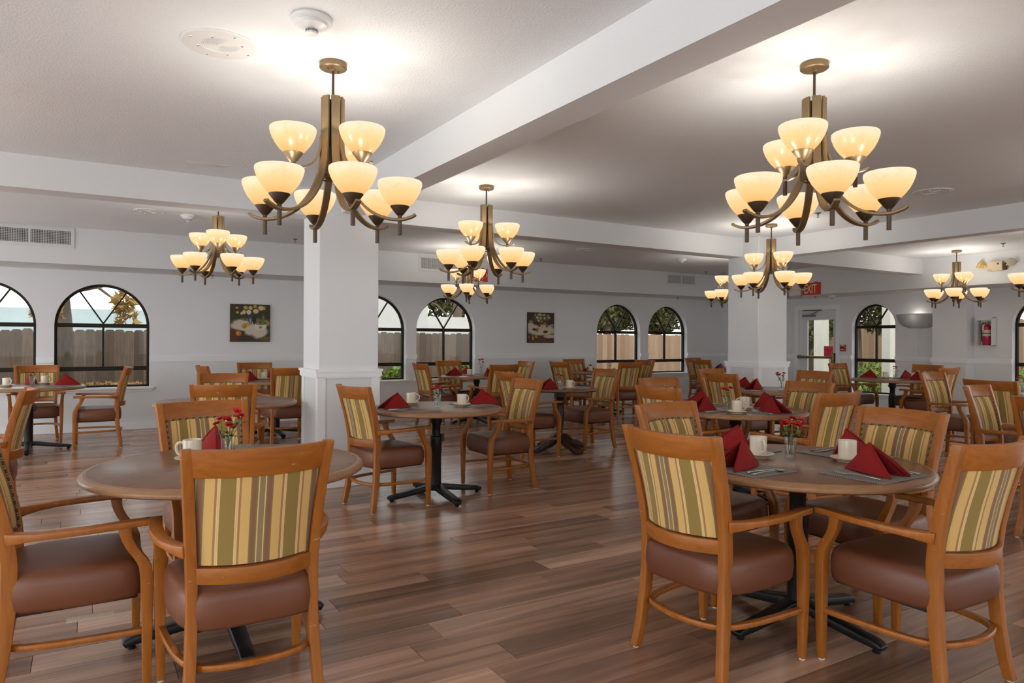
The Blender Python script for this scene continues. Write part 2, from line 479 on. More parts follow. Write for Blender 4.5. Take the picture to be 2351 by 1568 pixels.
# ceiling, soffits, beams, columns
bm = new_bm(); box(bm, (XL - .2, YF, ZC), (XW + .2, 6.42, 2.95)); box(bm, (XL - .2, 6.42, ZCB), (XW + .2, YW + .2, 2.95))
tag(obj('ceiling', bm, 'ceiling_paint', smooth=0), 'white textured plaster ceiling', 'ceiling', kind='structure')
SOF_Y, SOF_X, SOF_Z, SOF_ZR = 10.48, 11.65, 2.225, 2.178
def struct(name, bm, mat, label, cat): return tag(obj(name, bm, mat, smooth=0), label, cat, kind='structure')
struct('soffit', bx((XL, SOF_Y, SOF_Z), (XW, YW, ZCB)), 'beam_paint', 'long white dropped soffit above the back windows', 'soffit')
struct('soffit', bx((SOF_X, YF, SOF_ZR), (XW, SOF_Y, ZCB)), 'beam_paint', 'white dropped soffit along the right wall above the exit door', 'soffit')
C1, C2 = (1.73, 2.27, 6.05, 6.55), (7.38, 7.94, 6.05, 6.55)
struct('ceiling_beam', bx((1.92, YF, ZB), (2.125, 6.05, ZC)), 'beam_paint', 'white ceiling beam running from overhead to the left column', 'beam')
struct('ceiling_beam', bx((7.70, YF, ZB), (7.905, 6.05, ZC)), 'beam_paint', 'white ceiling beam running from the right column towards the right edge', 'beam')
struct('ceiling_beam', bx((XL, 6.30, ZB), (1.73, 6.55, ZCB)), 'beam_paint', 'white ceiling beam leading left from the left column', 'beam')
struct('ceiling_beam', bx((2.27, 6.30, ZB), (7.38, 6.55, ZCB)), 'beam_paint', 'white ceiling beam spanning between the two columns', 'beam')
struct('ceiling_beam', bx((7.94, 6.30, ZB), (SOF_X, 6.55, ZCB)), 'beam_paint', 'short white ceiling beam from the right column to the right soffit', 'beam')
def rail_profile(bm, lo, hi, outs):
    """chair rail block with a stepped moulding; lo/hi footprint, outs = (x0,y0,x1,y1) how far each side steps out"""
    for z0, z1, f in ((RAIL0, RAIL0 + .012, .55), (RAIL0 + .012, RAIL1 - .022, .75), (RAIL1 - .022, RAIL1, 1.0)):
        box(bm, (lo[0] - outs[0] * f, lo[1] - outs[1] * f, z0), (hi[0] + outs[2] * f, hi[1] + outs[3] * f, z1))
    return bm
def column(c, label):
    x0, x1, y0, y1 = c
    t = thing('column', label, 'column', ((x0 + x1) / 2, (y0 + y1) / 2, 0), kind='structure')
    hx, hy = (x1 - x0) / 2, (y1 - y0) / 2
    obj('shaft', bx((-hx, -hy, 0), (hx, hy, ZC), .006), 'beam_paint', t, smooth=0)
    obj('chair_rail', rail_profile(new_bm(), (-hx, -hy), (hx, hy), (.034,) * 4), 'trim_paint', t, smooth=0)
    cb = mesh_of(bx((-.012, -.012, .10), (.06, .06, RAIL0), .002), 'corner_board', 0)
    for sx, sy, r in ((-1, -1, 0), (1, -1, PI / 2), (1, 1, PI), (-1, 1, -PI / 2)):
        obj('corner_board', cb, 'trim_paint', t, (sx * hx, sy * hy, 0), (0, 0, r))
    obj('baseboard', bx((-hx - .016, -hy - .016, 0), (hx + .016, hy + .016, .10), .004), 'trim_paint', t, smooth=0)
column(C1, 'square white column between the left tables with white chair rail')
column(C2, 'square white column right of centre behind the laid tables')
# pilaster on the right wall
struct('column', bx((12.34, 5.967, 0), (XW, 6.50, SOF_ZR)), 'wall_paint', 'shallow grey wall pilaster between wall sconce and fire extinguisher', 'pilaster')

# chair rails and baseboards between the openings
TN = [0]
def rails(mp, s0, s1, opens, wallname, side):
    cur = s0
    for o in sorted(opens) + [(s1, s1, 0, 0, 0)]:
        a, b = cur, o[0]
        if b - a > .02:
            TN[0] += 1
            bm = new_bm()
            for z0, z1, f in ((RAIL0, RAIL0 + .012, .018), (RAIL0 + .012, RAIL1 - .022, .024), (RAIL1 - .022, RAIL1, .034)): prism(bm, rect(a, b, z0, z1), -f, 0, mp)
            struct('trim_%d' % TN[0], bm, 'trim_paint', 'white chair rail length %d on the %s' % (TN[0], wallname), 'chair rail')
        cur = o[1]
    bm = new_bm(); doors = [o for o in opens if o[2] == 0]; cur = s0
    for o in sorted(doors) + [(s1, s1, 0, 0, 0)]:
        if o[0] - cur > .02: prism(bm, rect(cur, o[0], 0, .105), -.014, 0, mp)
        cur = o[1]
    struct('baseboard_' + side, bm, 'trim_paint', 'white baseboard along the ' + wallname, 'baseboard')
rails(mapB, XL, XW, openB, 'back wall', 'back')
openRc = openR + [(5.967, 6.50, 0, 0, 0)]
rails(mapR, YF, YW, openRc, 'right wall', 'right')
TN[0] += 1
struct('trim_%d' % TN[0], rail_profile(new_bm(), (12.34, 5.967), (XW, 6.50), (.034, .034, 0, .034)), 'trim_paint', 'white chair rail wrapped round the wall pilaster', 'chair rail')

# ------------------------------------------------------------------ windows
def window(n, mp, a, b, sill, spring, low, label):
    t = thing('window_%d' % n, label, 'window', mp((a + b) / 2, sill, .10), kind='structure')
    o3 = Vector(t.location)
    def mq(s, z, d): return Vector(mp(s, z, d)) - o3
    c, r = (a + b) / 2, (b - a) / 2
    fw, d0, d1 = .034, .095, .145
    def bar(name, poly, e0=d0, e1=d1): return obj(name, prism(new_bm(), poly, e0, e1, mq), 'window_bronze', t, smooth=0)
    bm = new_bm()
    prism(bm, rect(a, a + fw, sill, spring), d0, d1, mq); prism(bm, rect(b - fw, b, sill, spring), d0, d1, mq); prism(bm, rect(a + fw, b - fw, sill, sill + .03), d0, d1, mq)
    po = arch_pts(a, b, spring, 32); pi_ = arch_pts(a + fw, b - fw, spring, 32)
    for k in range(32): prism(bm, [pi_[k], pi_[k + 1], po[k + 1], po[k]], d0, d1, mq)
    obj('frame', bm, 'window_bronze', t, smooth=0)
    bar('transom', rect(a + fw, b - fw, spring - .028, spring + .028), d0 - .012, d1)
    bar('lower_rail', rect(a + fw, b - fw, low - .03, low + .03), d0 - .008, d1)
    bar('mullion', rect(c - .013, c + .013, low + .03, spring - .028))
    ri = r - fw
    for sg in (-1, 1):
        dx, dz = math.sin(math.radians(31)) * sg, math.cos(math.radians(31))
        px, pz = dz * .010, -dx * .010
        bar('muntin', [(c - px, spring + .028 - pz), (c + px, spring + .028 + pz), (c + dx * ri + px, spring + dz * ri + pz), (c + dx * ri - px, spring + dz * ri - pz)], d0 + .012, d1 - .01)
    def pane(poly): obj('pane', prism(new_bm(), poly, .118, .122, mq), 'window_glass', t, smooth=0)
    pane(rect(a + fw, b - fw, sill + .03, low - .03))
    pane(rect(a + fw, c - .013, low + .03, spring - .028)); pane(rect(c + .013, b - fw, low + .03, spring - .028))
    z0 = spring + .028
    for lo, hi in ((0, 59), (59, 121), (121, 180)):
        arc = [(c + ri * math.cos(math.radians(lo + (hi - lo) * k / 10)), spring + ri * math.sin(math.radians(lo + (hi - lo) * k / 10))) for k in range(11)]
        arc = [(s, max(z, z0)) for s, z in arc]
        pane([(c, z0)] + arc)
    obj('sill', bevel(prism(new_bm(), rect(a - .05, b + .05, sill - .028, sill + .001), -.055, .1, mq), .005), 'trim_paint', t, smooth=0)
    obj('apron', prism(new_bm(), rect(a - .03, b + .03, sill - .06, sill - .028), -.02, 0, mq), 'trim_paint', t, smooth=0)
wl = ['arched window cut by the left picture edge', 'arched window with tree trunk and fence behind, left of the first painting',
      'arched window partly hidden by the left column', 'arched window left of the second painting, white building behind',
      'arched window right of the second painting, left of a pair', 'arched back window nearest the right column']
for k, (a, b) in enumerate(BW): window(k + 1, mapB, a, b, .60, 1.47, .865, wl[k])
window(7, mapR, *RW[0], .325, 1.58, .95, 'arched window right of the glazed exit door')
window(8, mapR, *RW[1], .325, 1.58, .95, 'arched window cut by the right picture edge')

# ------------------------------------------------------------------ exit door
t = thing('door_1', 'grey exit door with tall glass pane, panic bar and pink notice', 'door', (XW, (DOOR[0] + DOOR[1]) / 2, 0), kind='structure')
def md(s, z, d): return Vector(mapR(s, z, d)) - Vector(t.location)
y0, y1, zt = DOOR
bm = new_bm()
prism(bm, rect(y0 - .075, y0 + .012, 0, zt + .07), -.02, .05, md); prism(bm, rect(y1 - .012, y1 + .075, 0, zt + .07), -.02, .05, md)
prism(bm, rect(y0 + .012, y1 - .012, zt - .012, zt + .07), -.02, .05, md)
obj('casing', bm, 'trim_paint', t, smooth=0)
g0, g1, gz0, gz1 = 8.53, 9.133, .28, 1.745
bm = new_bm()
for p in (rect(y0 + .014, g0, .01, zt - .014), rect(g1, y1 - .014, .01, zt - .014), rect(g0, g1, .01, gz0), rect(g0, g1, gz1, zt - .014)): prism(bm, p, .03, .075, md)
leaf = obj('door_leaf', bm, 'door_paint', t, smooth=0)
obj('pane', prism(new_bm(), rect(g0, g1, gz0, gz1), .05, .055, md), 'window_glass', t, smooth=0)
bm = new_bm()
for p in (rect(g0 - .015, g0 + .012, gz0, gz1), rect(g1 - .012, g1 + .015, gz0, gz1), rect(g0, g1, gz0 - .012, gz0 + .012), rect(g0, g1, gz1 - .012, gz1 + .012)): prism(bm, p, .022, .03, md)
obj('glazing_bead', bm, 'door_paint', t, smooth=0)
bm = new_bm(); tube(bm, [md(y1 - .03, .985, -.05), md(y0 + .05, .985, -.05)], .026, 12); obj('panic_bar', bm, 'brass', t)
obj('bar_bracket', bevel(prism(new_bm(), rect(y0 + .03, y0 + .085, .84, 1.075), -.06, .03, md), .012, 2), 'brass', t)
obj('bar_bracket', bevel(prism(new_bm(), rect(y1 - .06, y1 - .025, .95, 1.02), -.055, .03, md), .008), 'brass', t)
obj('door_closer', bevel(prism(new_bm(), rect(8.93, 9.22, 1.80, 1.845), -.03, .03, md), .012, 2), 'hinge_grey', t)
bm = new_bm(); tube(bm, [md(9.0, 1.85, -.015), md(8.86, 1.90, -.05), md(8.8, 1.945, -.01)], .009, 6); tube(bm, [md(9.2, 1.935, -.012), md(8.78, 1.93, -.012)], .012, 6); obj('closer_arm', bm, 'hinge_grey', t)
n = tag(obj('paper_notice', prism(new_bm(), rect(8.55, 8.75, 1.0, 1.208), .026, .029, mapR), 'notice_pink', smooth=0), 'bright pink paper notice taped on the exit door glass', 'notice')
for txt, z in (('EMERGENCY', 1.135), ('EXIT', 1.095), ('ONLY', 1.055)):
    obj('lettering', text_mesh(txt, .028, .0004, .0006), 'ink', n, (XW + .0255, 8.65, z), (PI / 2, 0, -PI / 2))

# ================================================================== OUTSIDE
soil = struct('ground', bx((-14, YW + .7, -.4), (30, 34, .38)), 'soil', 'bare soil strip outside the back windows', 'ground')
struct('ground', bx((XW + .2, -12, -.4), (30, YW + .2, -.12)), 'soil', 'planting soil outside the right wall', 'ground')
def dogear(wd, h): return [(0, 0), (wd, 0), (wd, h - .03), (wd - .028, h), (.028, h), (0, h - .03)]
def fence(name, label, p0, n, dx, dy, ww, h, mat, rails_side, zb=-.1):
    t = thing(name, label, 'fence', p0)
    me = []
    for v in range(3):
        hh = h + (v - 1) * .012
        me.append(mesh_of(prism(new_bm(), dogear(ww - .0012, hh), -.01, .01, lambda s, z, d: (s, d, z)), 'board', 0))
    rz = math.atan2(dy, dx)
    for k in range(n):
        obj('board', me[k * 7 % 3], mat, t, (k * ww * dx, k * ww * dy, zb + rnd.uniform(-.01, .01)), (0, 0, rz))
    L = n * ww
    for z in (zb + .3, zb + h - .35):
        obj('fence_rail', bx((0, rails_side * .012, z), (L, rails_side * .05, z + .09)), mat, t, rot=(0, 0, rz), smooth=0)
    return t
fence('board_fence', 'weathered grey dog-ear board fence behind the left back windows', (-6.5, 14.1, 0), 102, 1, 0, .148, 1.16, 'grey_fence_wood', 1, .28)
fence('board_fence', 'pale tan board fence behind the two right back windows', (8.7, 14.2, 0), 62, 1, 0, .148, 1.18, 'tan_fence_wood', 1, .28)
fence('board_fence', 'tan board fence seen through the right wall windows', (18.6, -2.0, 0), 100, 0, 1, .15, 1.95, 'tan_fence_wood', -1)
struct('building', bx((-14, 19.5, -.1), (2.3, 24, 1.98)), 'stucco_blue', 'low pale blue-green building beyond the fence left', 'building')
struct('building', bx((3.6, 20.2, -.1), (9.2, 25, 3.9)), 'stucco_white', 'tall cream white building beyond the centre windows', 'building')
struct('building', bx((9.2, 20.2, -.1), (14.5, 24, 2.02)), 'stucco_white', 'low cream white building wing behind the trees', 'building')
def leaf_cloud(center, radii, n, size, star=False, seed=1):
    r = random.Random(seed); bm = new_bm()
    for k in range(n):
        u, v, q = r.gauss(0, 1), r.gauss(0, 1), r.gauss(0, 1); L = math.sqrt(u * u + v * v + q * q) + 1e-6
        rad = r.random() ** .45
        p = Vector((center[0] + radii[0] * u / L * rad, center[1] + radii[1] * v / L * rad, center[2] + radii[2] * q / L * rad))
        R = Matrix.Rotation(r.uniform(0, 6.28), 3, 'Z') @ Matrix.Rotation(r.uniform(-1.2, 1.2), 3, 'X') @ Matrix.Rotation(r.uniform(-1.2, 1.2), 3, 'Y')
        s = size * r.uniform(.6, 1.3)
        if star:
            pts = [(0, -.5), (.12, -.2), (.5, -.15), (.22, .08), (.3, .42), (.05, .22), (0, .6), (-.05, .22), (-.3, .42), (-.22, .08), (-.5, -.15), (-.12, -.2)]
        else: pts = [(0, -.6), (.22, 0), (0, .6), (-.22, 0)]
        bm.faces.new([bm.verts.new(p + R @ Vector((a * s, b * s, (abs(a) * .3) * s))) for a, b in pts])
    return bm
def tree(name, label, base, h, r0, clouds, leafmat, size, n, star=False, seed=1, trunk=True, group='trees outside'):
    t = thing(name, label, 'tree', base, group=group)
    if trunk:
        bm = new_bm(); tube(bm, spline([(0, 0, -.15), (.03, 0, h * .35), (-.04, .02, h * .7), (.02, 0, h)], 5), [r0 * (1.15 - .5 * k / 15) for k in range(16)], 14)
        obj('trunk', bm, 'bark', t)
    bm = new_bm(); br = 0
    for c, rd in clouds:
        tube(bm, [(0, 0, h * .55), (c[0] * .5, c[1] * .5, (h * .6 + c[2]) / 2 + .2), (c[0], c[1], c[2])], [r0 * .22, r0 * .14, r0 * .05], 6)
    obj('branches', bm, 'bark', t)
    for i, (c, rd) in enumerate(clouds):
        f = obj('foliage', leaf_cloud(c, rd, n, size, star, seed * 10 + i), leafmat, t, smooth=0); f['kind'] = 'stuff'
tree('maple_tree', 'yellow-leaved maple with thick trunk just outside the left window', (-.37, 13.1, 0), 3.6, .20,
     [((1.0, -.3, 2.55), (.55, .4, .42)), ((.95, -.5, 1.75), (.2, .2, .30)), ((-.1, -.8, 1.6), (.20, .1, .14)), ((1.6, .2, 2.7), (.4, .4, .25)), ((2.1, 0, 1.95), (.15, .2, .3))], 'yellow_leaf', .17, 60, True, 3)
tree('pine_tree', 'dark blue-green tree crown above the left window', (2.2, 17.5, 0), 3.2, .14, [((-.6, 0, 3.15), (.75, .5, .45))], 'olive_leaf', .16, 420, False, 5)
tree('broad_tree', 'olive-green tree rising behind the white building', (11.6, 22.8, 0), 3.2, .2, [((-.6, 2.4, 2.9), (1.6, .9, .95)), ((1.4, 2.4, 2.8), (1.4, .9, .9))], 'olive_leaf', .30, 900, False, 6)
tree('broad_tree', 'leafy olive tree over the fence behind the paired windows', (12.9, 15.9, 0), 3.0, .13, [((-.3, 0, 2.25), (.8, .5, .62)), ((.9, 0, 2.2), (.7, .5, .6)), ((.3, .3, 1.85), (.7, .4, .35))], 'olive_leaf', .15, 1500, False, 7)
tree('broad_tree', 'leafy olive tree beyond the back window nearest the column', (15.5, 16.6, 0), 3.0, .13, [((-.5, 0, 2.3), (.75, .5, .6)), ((.7, 0, 2.25), (.75, .5, .6)), ((.1, 0, 1.85), (.6, .4, .35))], 'olive_leaf', .15, 1500, False, 8)
tree('broad_tree', 'drooping olive tree seen through the window beside the exit door', (16.6, 10.6, 0), 3.2, .12, [((-.1, -.4, 2.6), (.7, 1.2, .9)), ((-.2, .5, 2.2), (.7, .8, .9)), ((0, -.9, 2.0), (.5, .8, .6))], 'olive_leaf', .16, 1400, False, 9)
tree('broad_tree', 'dark tree seen through the exit door glass', (17.3, 12.4, 0), 3.2, .12, [((0, 0, 2.6), (.7, .75, .9)), ((.1, .1, 1.7), (.5, .7, .8))], 'olive_leaf', .16, 1300, False, 12)
for k, (p, rr, lab) in enumerate([((15.85, 9.75, .45), (.5, .55, .55), 'bright green shrub low behind the window beside the exit door'), ((14.4, 9.35, .30), (.3, .35, .35), 'small green shrub left in the window beside the exit door'),
                                  ((6.7, 12.9, .60), (.6, .4, .30), 'pale green bush at the foot of the centre window'), ((5.3, 12.9, .58), (.5, .35, .28), 'green bush low behind the column-side window'), ((15.6, 6.3, .3), (.5, .6, .8), 'spiky green plant beyond the right edge window')]):
    t = thing('shrub', lab, 'shrub', (p[0], p[1], -.1), group='shrubs outside')
    obj('foliage', leaf_cloud((0, 0, p[2]), rr, 700, .13, False, 40 + k), 'green_leaf', t, smooth=0)['kind'] = 'stuff'
    bm = new_bm()
    for a in range(5): tube(bm, [(0, 0, 0), (rr[0] * .5 * math.cos(a * 1.26), rr[1] * .5 * math.sin(a * 1.26), p[2])], .012, 5)
    obj('stems', bm, 'bark', t)
lit = obj('fallen_leaves', leaf_cloud((1.1, 13.5, .43), (3.4, .45, .10), 3200, .13, True, 77), 'litter_leaf', smooth=0)
tag(lit, 'layer of fallen autumn leaves along the fence outside the left window', 'leaves', kind='stuff')
for k, (yy, lab) in enumerate([(8.90, 'cream patio post seen through the window beside the exit door'), (10.55, 'cream patio post seen through the exit door glass')]):
    t = thing('patio_post', lab, 'post', (15.12, yy, -.12), group='patio posts')
    obj('shaft', bx((-.10, -.10 - .04 * k, .18), (.10, .10 + .04 * k, 3.6), .01), 'post_white', t, smooth=0); obj('plinth', bx((-.13, -.13, 0), (.13, .13, .18), .01), 'post_white', t, smooth=0)
pav = struct('patio', bx((XW + .2, 3.2, -.121), (16.2, 11.0, -.118)), 'soil', 'paved patio outside the right wall', 'patio')
pm = mesh_of(bx((.006, .006, 0), (.394, .394, .02), .004), 'paver', 0)
for i in range(8):
    for k in range(19): obj('paver', pm, 'paver', pav, (XW + .25 + i * .4, 3.25 + k * .4, -.118))
def patio_chair(loc, rz, label):
    t = thing('patio_chair', label, 'chair', loc, rz, group='patio chairs')
    for sx in (-1, 1):
        bm = new_bm(); tube(bm, spline([(sx * .25, -.25, 0), (sx * .25, -.22, .4), (sx * .25, -.3, .85), (sx * .18, -.33, .93), (0, -.34, .95)], 5), .011, 6); obj('back_frame', bm, 'patio_metal', t)
        bm = new_bm(); tube(bm, spline([(sx * .26, .26, 0), (sx * .26, .24, .42), (sx * .26, .2, .62), (sx * .26, -.05, .64), (sx * .25, -.25, .64)], 5), .011, 6); obj('arm_frame', bm, 'patio_metal', t)
    obj('seat', bx((-.25, -.24, .40), (.25, .25, .425), .01), 'patio_metal', t)
    for k in range(5): obj('back_slat', bx((-.2 + k * .09, -.31, .45), (-.16 + k * .09, -.3, .92)), 'patio_metal', t, smooth=0)
patio_chair((13.9, 7.75, -.098), PI / 2 + .3, 'grey metal patio chair outside the window beside the exit door')
patio_chair((13.7, 5.35, -.098), PI / 2 + .2, 'grey metal patio chair outside the right edge window')

# ================================================================== CHANDELIERS
def build_chandelier():
    t = thing('chandelier', '', 'chandelier', group='two-tier bronze chandeliers')
    bm = lathe(new_bm(), [(0, 0), (.064, 0), (.066, -.006), (.066, -.026), (.060, -.031), (.014, -.033), (.012, -.042), (0, -.042)], 32)
    cn = obj('canopy', bm, 'bronze', t)
    sc = mesh_of(lathe(new_bm(), [(0, -.042), (.005, -.042), (.005, -.03), (0, -.03)], 8), 'canopy_screw')
    for a in (.4, .4 + PI): obj('canopy_screw', sc, 'brass', cn, (.032 * math.cos(a), .032 * math.sin(a), 0))
    bm = new_bm(); tube(bm, [(0, 0, -.04), (0, 0, -.2)], .0065, 10); obj('rod', bm, 'bronze_dark', t)
    bm = lathe(new_bm(), [(0, -.185), (.026, -.185), (.026, -.40), (.010, -.41), (.010, -.555), (0, -.555)], 12); obj('core', bm, 'bronze_dark', t)
    bm = new_bm()
    tube(bm, [(.058 * math.cos(k * PI / 3), .058 * math.sin(k * PI / 3), -.552) for k in range(6)], .005, 6, closed=True)
    tube(bm, [(.058 * math.cos(k * PI / 3), .058 * math.sin(k * PI / 3), -.568) for k in range(6)], .004, 6, closed=True)
    for k in range(3): tube(bm, [(.058 * math.cos(k * PI / 3), .058 * math.sin(k * PI / 3), -.555), (-.058 * math.cos(k * PI / 3), -.058 * math.sin(k * PI / 3), -.555)], .004, 6)
    obj('hoop', bm, 'bronze', t)
    lo = spline([(.047, 0, -.171), (.047, 0, -.30), (.048, 0, -.40), (.056, 0, -.49), (.076, 0, -.57), (.115, 0, -.648), (.175, 0, -.714), (.25, 0, -.754), (.33, 0, -.765), (.385, 0, -.752), (.408, 0, -.738)], 4)
    n = len(lo)
    me_lo = mesh_of(bevel(strap(new_bm(), lo, lambda i: Vector((0, 1, 0)), [.042 - .016 * (k / n) for k in range(n)], .013), .002), 'arm', 40)
    up = spline([(.056, 0, -.36), (.060, 0, -.42), (.082, 0, -.48), (.128, 0, -.52), (.19, 0, -.53), (.232, 0, -.522), (.25, 0, -.512)], 4)
    me_up = mesh_of(bevel(strap(new_bm(), up, lambda i: Vector((0, 1, 0)), .021, .010), .0018), 'arm', 40)
    me_stem = mesh_of(tube(new_bm(), [(0, 0, -.075), (0, 0, .028)], .0105, 10), 'stem')
    me_cup = mesh_of(lathe(new_bm(), [(0, .02), (.012, .02), (.022, .030), (.046, .062), (.047, .066), (.040, .066), (0, .050)], 28), 'cup')
    prof = [(.044, .063), (.066, .086), (.084, .110), (.097, .135), (.105, .157), (.1085, .172), (.1075, .183), (.102, .188)]
    me_sh = mesh_of(lathe(new_bm(), prof, 40), 'shade')
    bulb = bpy.data.lights.new('bulb', 'POINT'); bulb.energy = BULB; bulb.shadow_soft_size = .03; bulb.color = (1.0, .94, .87)
    def arm(tier, ang):
        a = obj('arm', me_lo if tier == 0 else me_up, 'bronze', t, rot=(0, 0, ang))
        r, z = (.33, -.765) if tier == 0 else (.19, -.53)
        obj('stem', me_stem, 'bronze_dark' if tier == 0 else 'bronze', a, (r, 0, z))  # lower stems darker: the shade on the lower tier is put into the colour
        c = dict(loc=(r, 0, z))
        cup = obj('cup', me_cup.copy() if tier == 0 and 'cup_d' not in arm.__dict__ else (arm.cup_d if tier == 0 else me_cup), 'bronze_dark' if tier == 0 else 'bronze', a, (r, 0, z))  # lower cups get dark bronze, painting in the shade on that tier
        if tier == 0: arm.cup_d = cup.data
        obj('shade', me_sh, 'alabaster_shade', a, (r, 0, z))
        lo_ = bpy.data.objects.new('bulb', bulb); COL.objects.link(lo_); lo_.parent = a; lo_.location = (r, 0, z + .150)
        return a
    lows = [arm(0, k * PI / 3) for k in range(6)]
    ups = [arm(1, k * 2 * PI / 3) for k in range(3)]
    return t, lows, ups
CH, _, _ = build_chandelier()
def base_ang(theta_front): return -PI / 2 - YAW + math.radians(theta_front)   # 0 = pointing at the viewer's side of the room
def set_chand(c, pos, lowrot, uprot, label):
    c.location = pos; c['label'] = label
    arms = sorted([o for o in c.children if o.name.split('.')[0] == 'arm'], key=lambda o: -len(o.data.vertices))
    big = len(arms[0].data.vertices)
    L = [o for o in arms if len(o.data.vertices) == big]; U = [o for o in arms if len(o.data.vertices) != big]
    for k, o in enumerate(L): o.rotation_euler[2] = base_ang(lowrot) + k * PI / 3
    for k, o in enumerate(U): o.rotation_euler[2] = base_ang(uprot) + k * 2 * PI / 3
CHS = [((1.035, 3.397, ZC), 30, 60, 'large chandelier hanging left of centre in the foreground'),
       ((3.024, 2.155, ZC), -10, -38, 'large chandelier hanging at upper right in the foreground'),
       ((3.011, 5.39, ZC), 42, 77, 'chandelier right of the left column, in front of the red exit sign'),
       ((1.14, 7.53, ZCB), 45, 22, 'chandelier hanging left of the left column before the vent'),
       ((6.773, 5.377, ZC), 5, 22, 'chandelier hanging in front of the right column'),
       ((10.934, 5.419, ZC), -38, -7, 'small far chandelier beside the emergency light at right'),
       ((4.94, 9.40, ZCB), 0, 60, 'farthest chandelier seen just below the exit sign'),
       ((8.95, 7.85, ZCB), 12, 40, 'chandelier mostly hidden behind the right column'),
       ((9.15, 3.52, ZC), 15, 30, 'chandelier cut off by the right picture edge'),
       ((-1.55, 4.7, ZC), 15, 50, 'chandelier out of view to the left of the foreground'),
       ((-2.4, 7.6, ZCB), 15, 50, 'chandelier out of view beyond the far left window'),
       ((1.03, -.9, ZC), 15, 50, 'unseen chandelier added behind the viewer to light the room'),  # this and the next two are unseen, added only to light the room
       ((4.9, -1.1, ZC), 15, 50, 'unseen chandelier added behind the viewer at right to light the room'),
       ((6.4, 1.3, ZC), 15, 50, 'unseen chandelier added beyond the right picture edge to light the room')]
for k, (p, a, b, lab) in enumerate(CHS):
    set_chand(CH if k == 0 else dup(CH), p, a, b, lab)

# ================================================================== CEILING AND WALL FITTINGS
def smoke(loc, label, s=1.0):
    t = thing('smoke_detector', label, 'smoke detector', loc, group='smoke detectors')
    obj('base', lathe(new_bm(), [(0, 0), (.082 * s, 0), (.085 * s, -.006), (.085 * s, -.016), (.078 * s, -.022), (0, -.022)], 32), 'white_plastic', t)
    obj('body', lathe(new_bm(), [(.070 * s, -.022), (.064 * s, -.034), (.052 * s, -.040), (.030 * s, -.046), (.026 * s, -.050), (0, -.050)], 32), 'white_plastic', t)
    bm = new_bm()
    for k in range(8):
        a = k * PI / 4; tube(bm, [(.024 * s * math.cos(a), .024 * s * math.sin(a), -.048), (.024 * s * math.cos(a), .024 * s * math.sin(a), -.062)], .003, 5)
    obj('sensor_vents', bm, 'hinge_grey', t)
    obj('cap', lathe(new_bm(), [(0, -.060), (.026 * s, -.060), (.024 * s, -.068), (0, -.070)], 20), 'white_plastic', t)
smoke((.813, 2.97, ZC), 'white round smoke detector on the ceiling above the foreground chandelier')
smoke((1.005, 8.715, ZCB), 'small white smoke detector behind the left back chandelier')
smoke((8.667, 8.705, ZCB), 'small white smoke detector above the right back vent')
smoke((12.15, 8.25, SOF_ZR), 'small smoke detector under the soffit above the exit door window', .8)
def speaker(loc, label, ang=.3):
    t = thing('ceiling_speaker', label, 'speaker', loc, ang, group='ceiling speakers')
    obj('plate', lathe(new_bm(), [(0, 0), (.165, 0), (.165, -.003), (.16, -.007), (.085, -.0075), (.083, -.0055), (0, -.0055)], 48), 'white_plastic', t)
    bm = new_bm()
    for k in range(9): tube(bm, [((.012 + .008 * k) * math.cos(2 * PI * q / 28), (.012 + .008 * k) * math.sin(2 * PI * q / 28), -.006) for q in range(28)], .0018, 4, closed=True)
    obj('grille_rings', bm, 'vent_white', t)
    sc = mesh_of(lathe(new_bm(), [(0, -.011), (.005, -.0105), (.006, -.007), (0, -.007)], 8), 'screw')
    for r_, o_ in ((.135, 0), (.098, PI / 4)):
        for k in range(4): obj('screw', sc, 'steel', t, (r_ * math.cos(o_ + k * PI / 2), r_ * math.sin(o_ + k * PI / 2), 0))
speaker((.526, 3.453, ZC), 'large round ceiling speaker plate left of the smoke detector')
speaker((6.496, 3.426, ZC), 'round ceiling speaker plate right of the upper right chandelier')
speaker((.612, 8.64, ZCB), 'round ceiling speaker plate behind the left beam')
speaker((6.573, 8.608, ZCB), 'round ceiling speaker plate between the columns beyond the beam')
def sprinkler(loc, label):
    t = thing('sprinkler_head', label, 'sprinkler', loc, group='sprinkler heads')
    obj('escutcheon', lathe(new_bm(), [(0, 0), (.032, 0), (.030, -.005), (.012, -.008), (0, -.008)], 18), 'bronze_dark', t)
    bm = new_bm(); tube(bm, [(0, 0, -.006), (0, 0, -.022)], .009, 8)
    for s in (-1, 1): tube(bm, [(s * .008, 0, -.02), (s * .014, 0, -.032), (s * .006, 0, -.046)], .0028, 5)
    obj('frame', bm, 'hinge_grey', t)
    obj('deflector', lathe(new_bm(), [(0, -.046), (.014, -.046), (.014, -.049), (0, -.049)], 12), 'hinge_grey', t)
for p, lab in [((2.505, 9.95, ZCB), 'sprinkler head on the ceiling just left of the left column'), ((6.657, 10.0, ZCB), 'sprinkler head right of the chandelier before the exit sign'),
               ((10.68, 10.05, ZCB), 'sprinkler head right of the right back vent'), ((6.579, 4.637, ZC), 'sprinkler head below the upper right chandelier'), ((10.659, 4.686, ZC), 'sprinkler head above the emergency light'),
               ((10.895, 11.05, SOF_Z), 'sprinkler head under the soffit above the paired windows'), ((6.322, 11.1, SOF_Z), 'sprinkler head under the soffit left of the second painting'),
               ((1.602, 11.1, SOF_Z), 'sprinkler head under the soffit behind the left back chandelier'), ((12.2, 8.65, SOF_ZR), 'sprinkler head under the soffit right of the exit door')]:
    sprinkler(p, lab)
bm = new_bm()
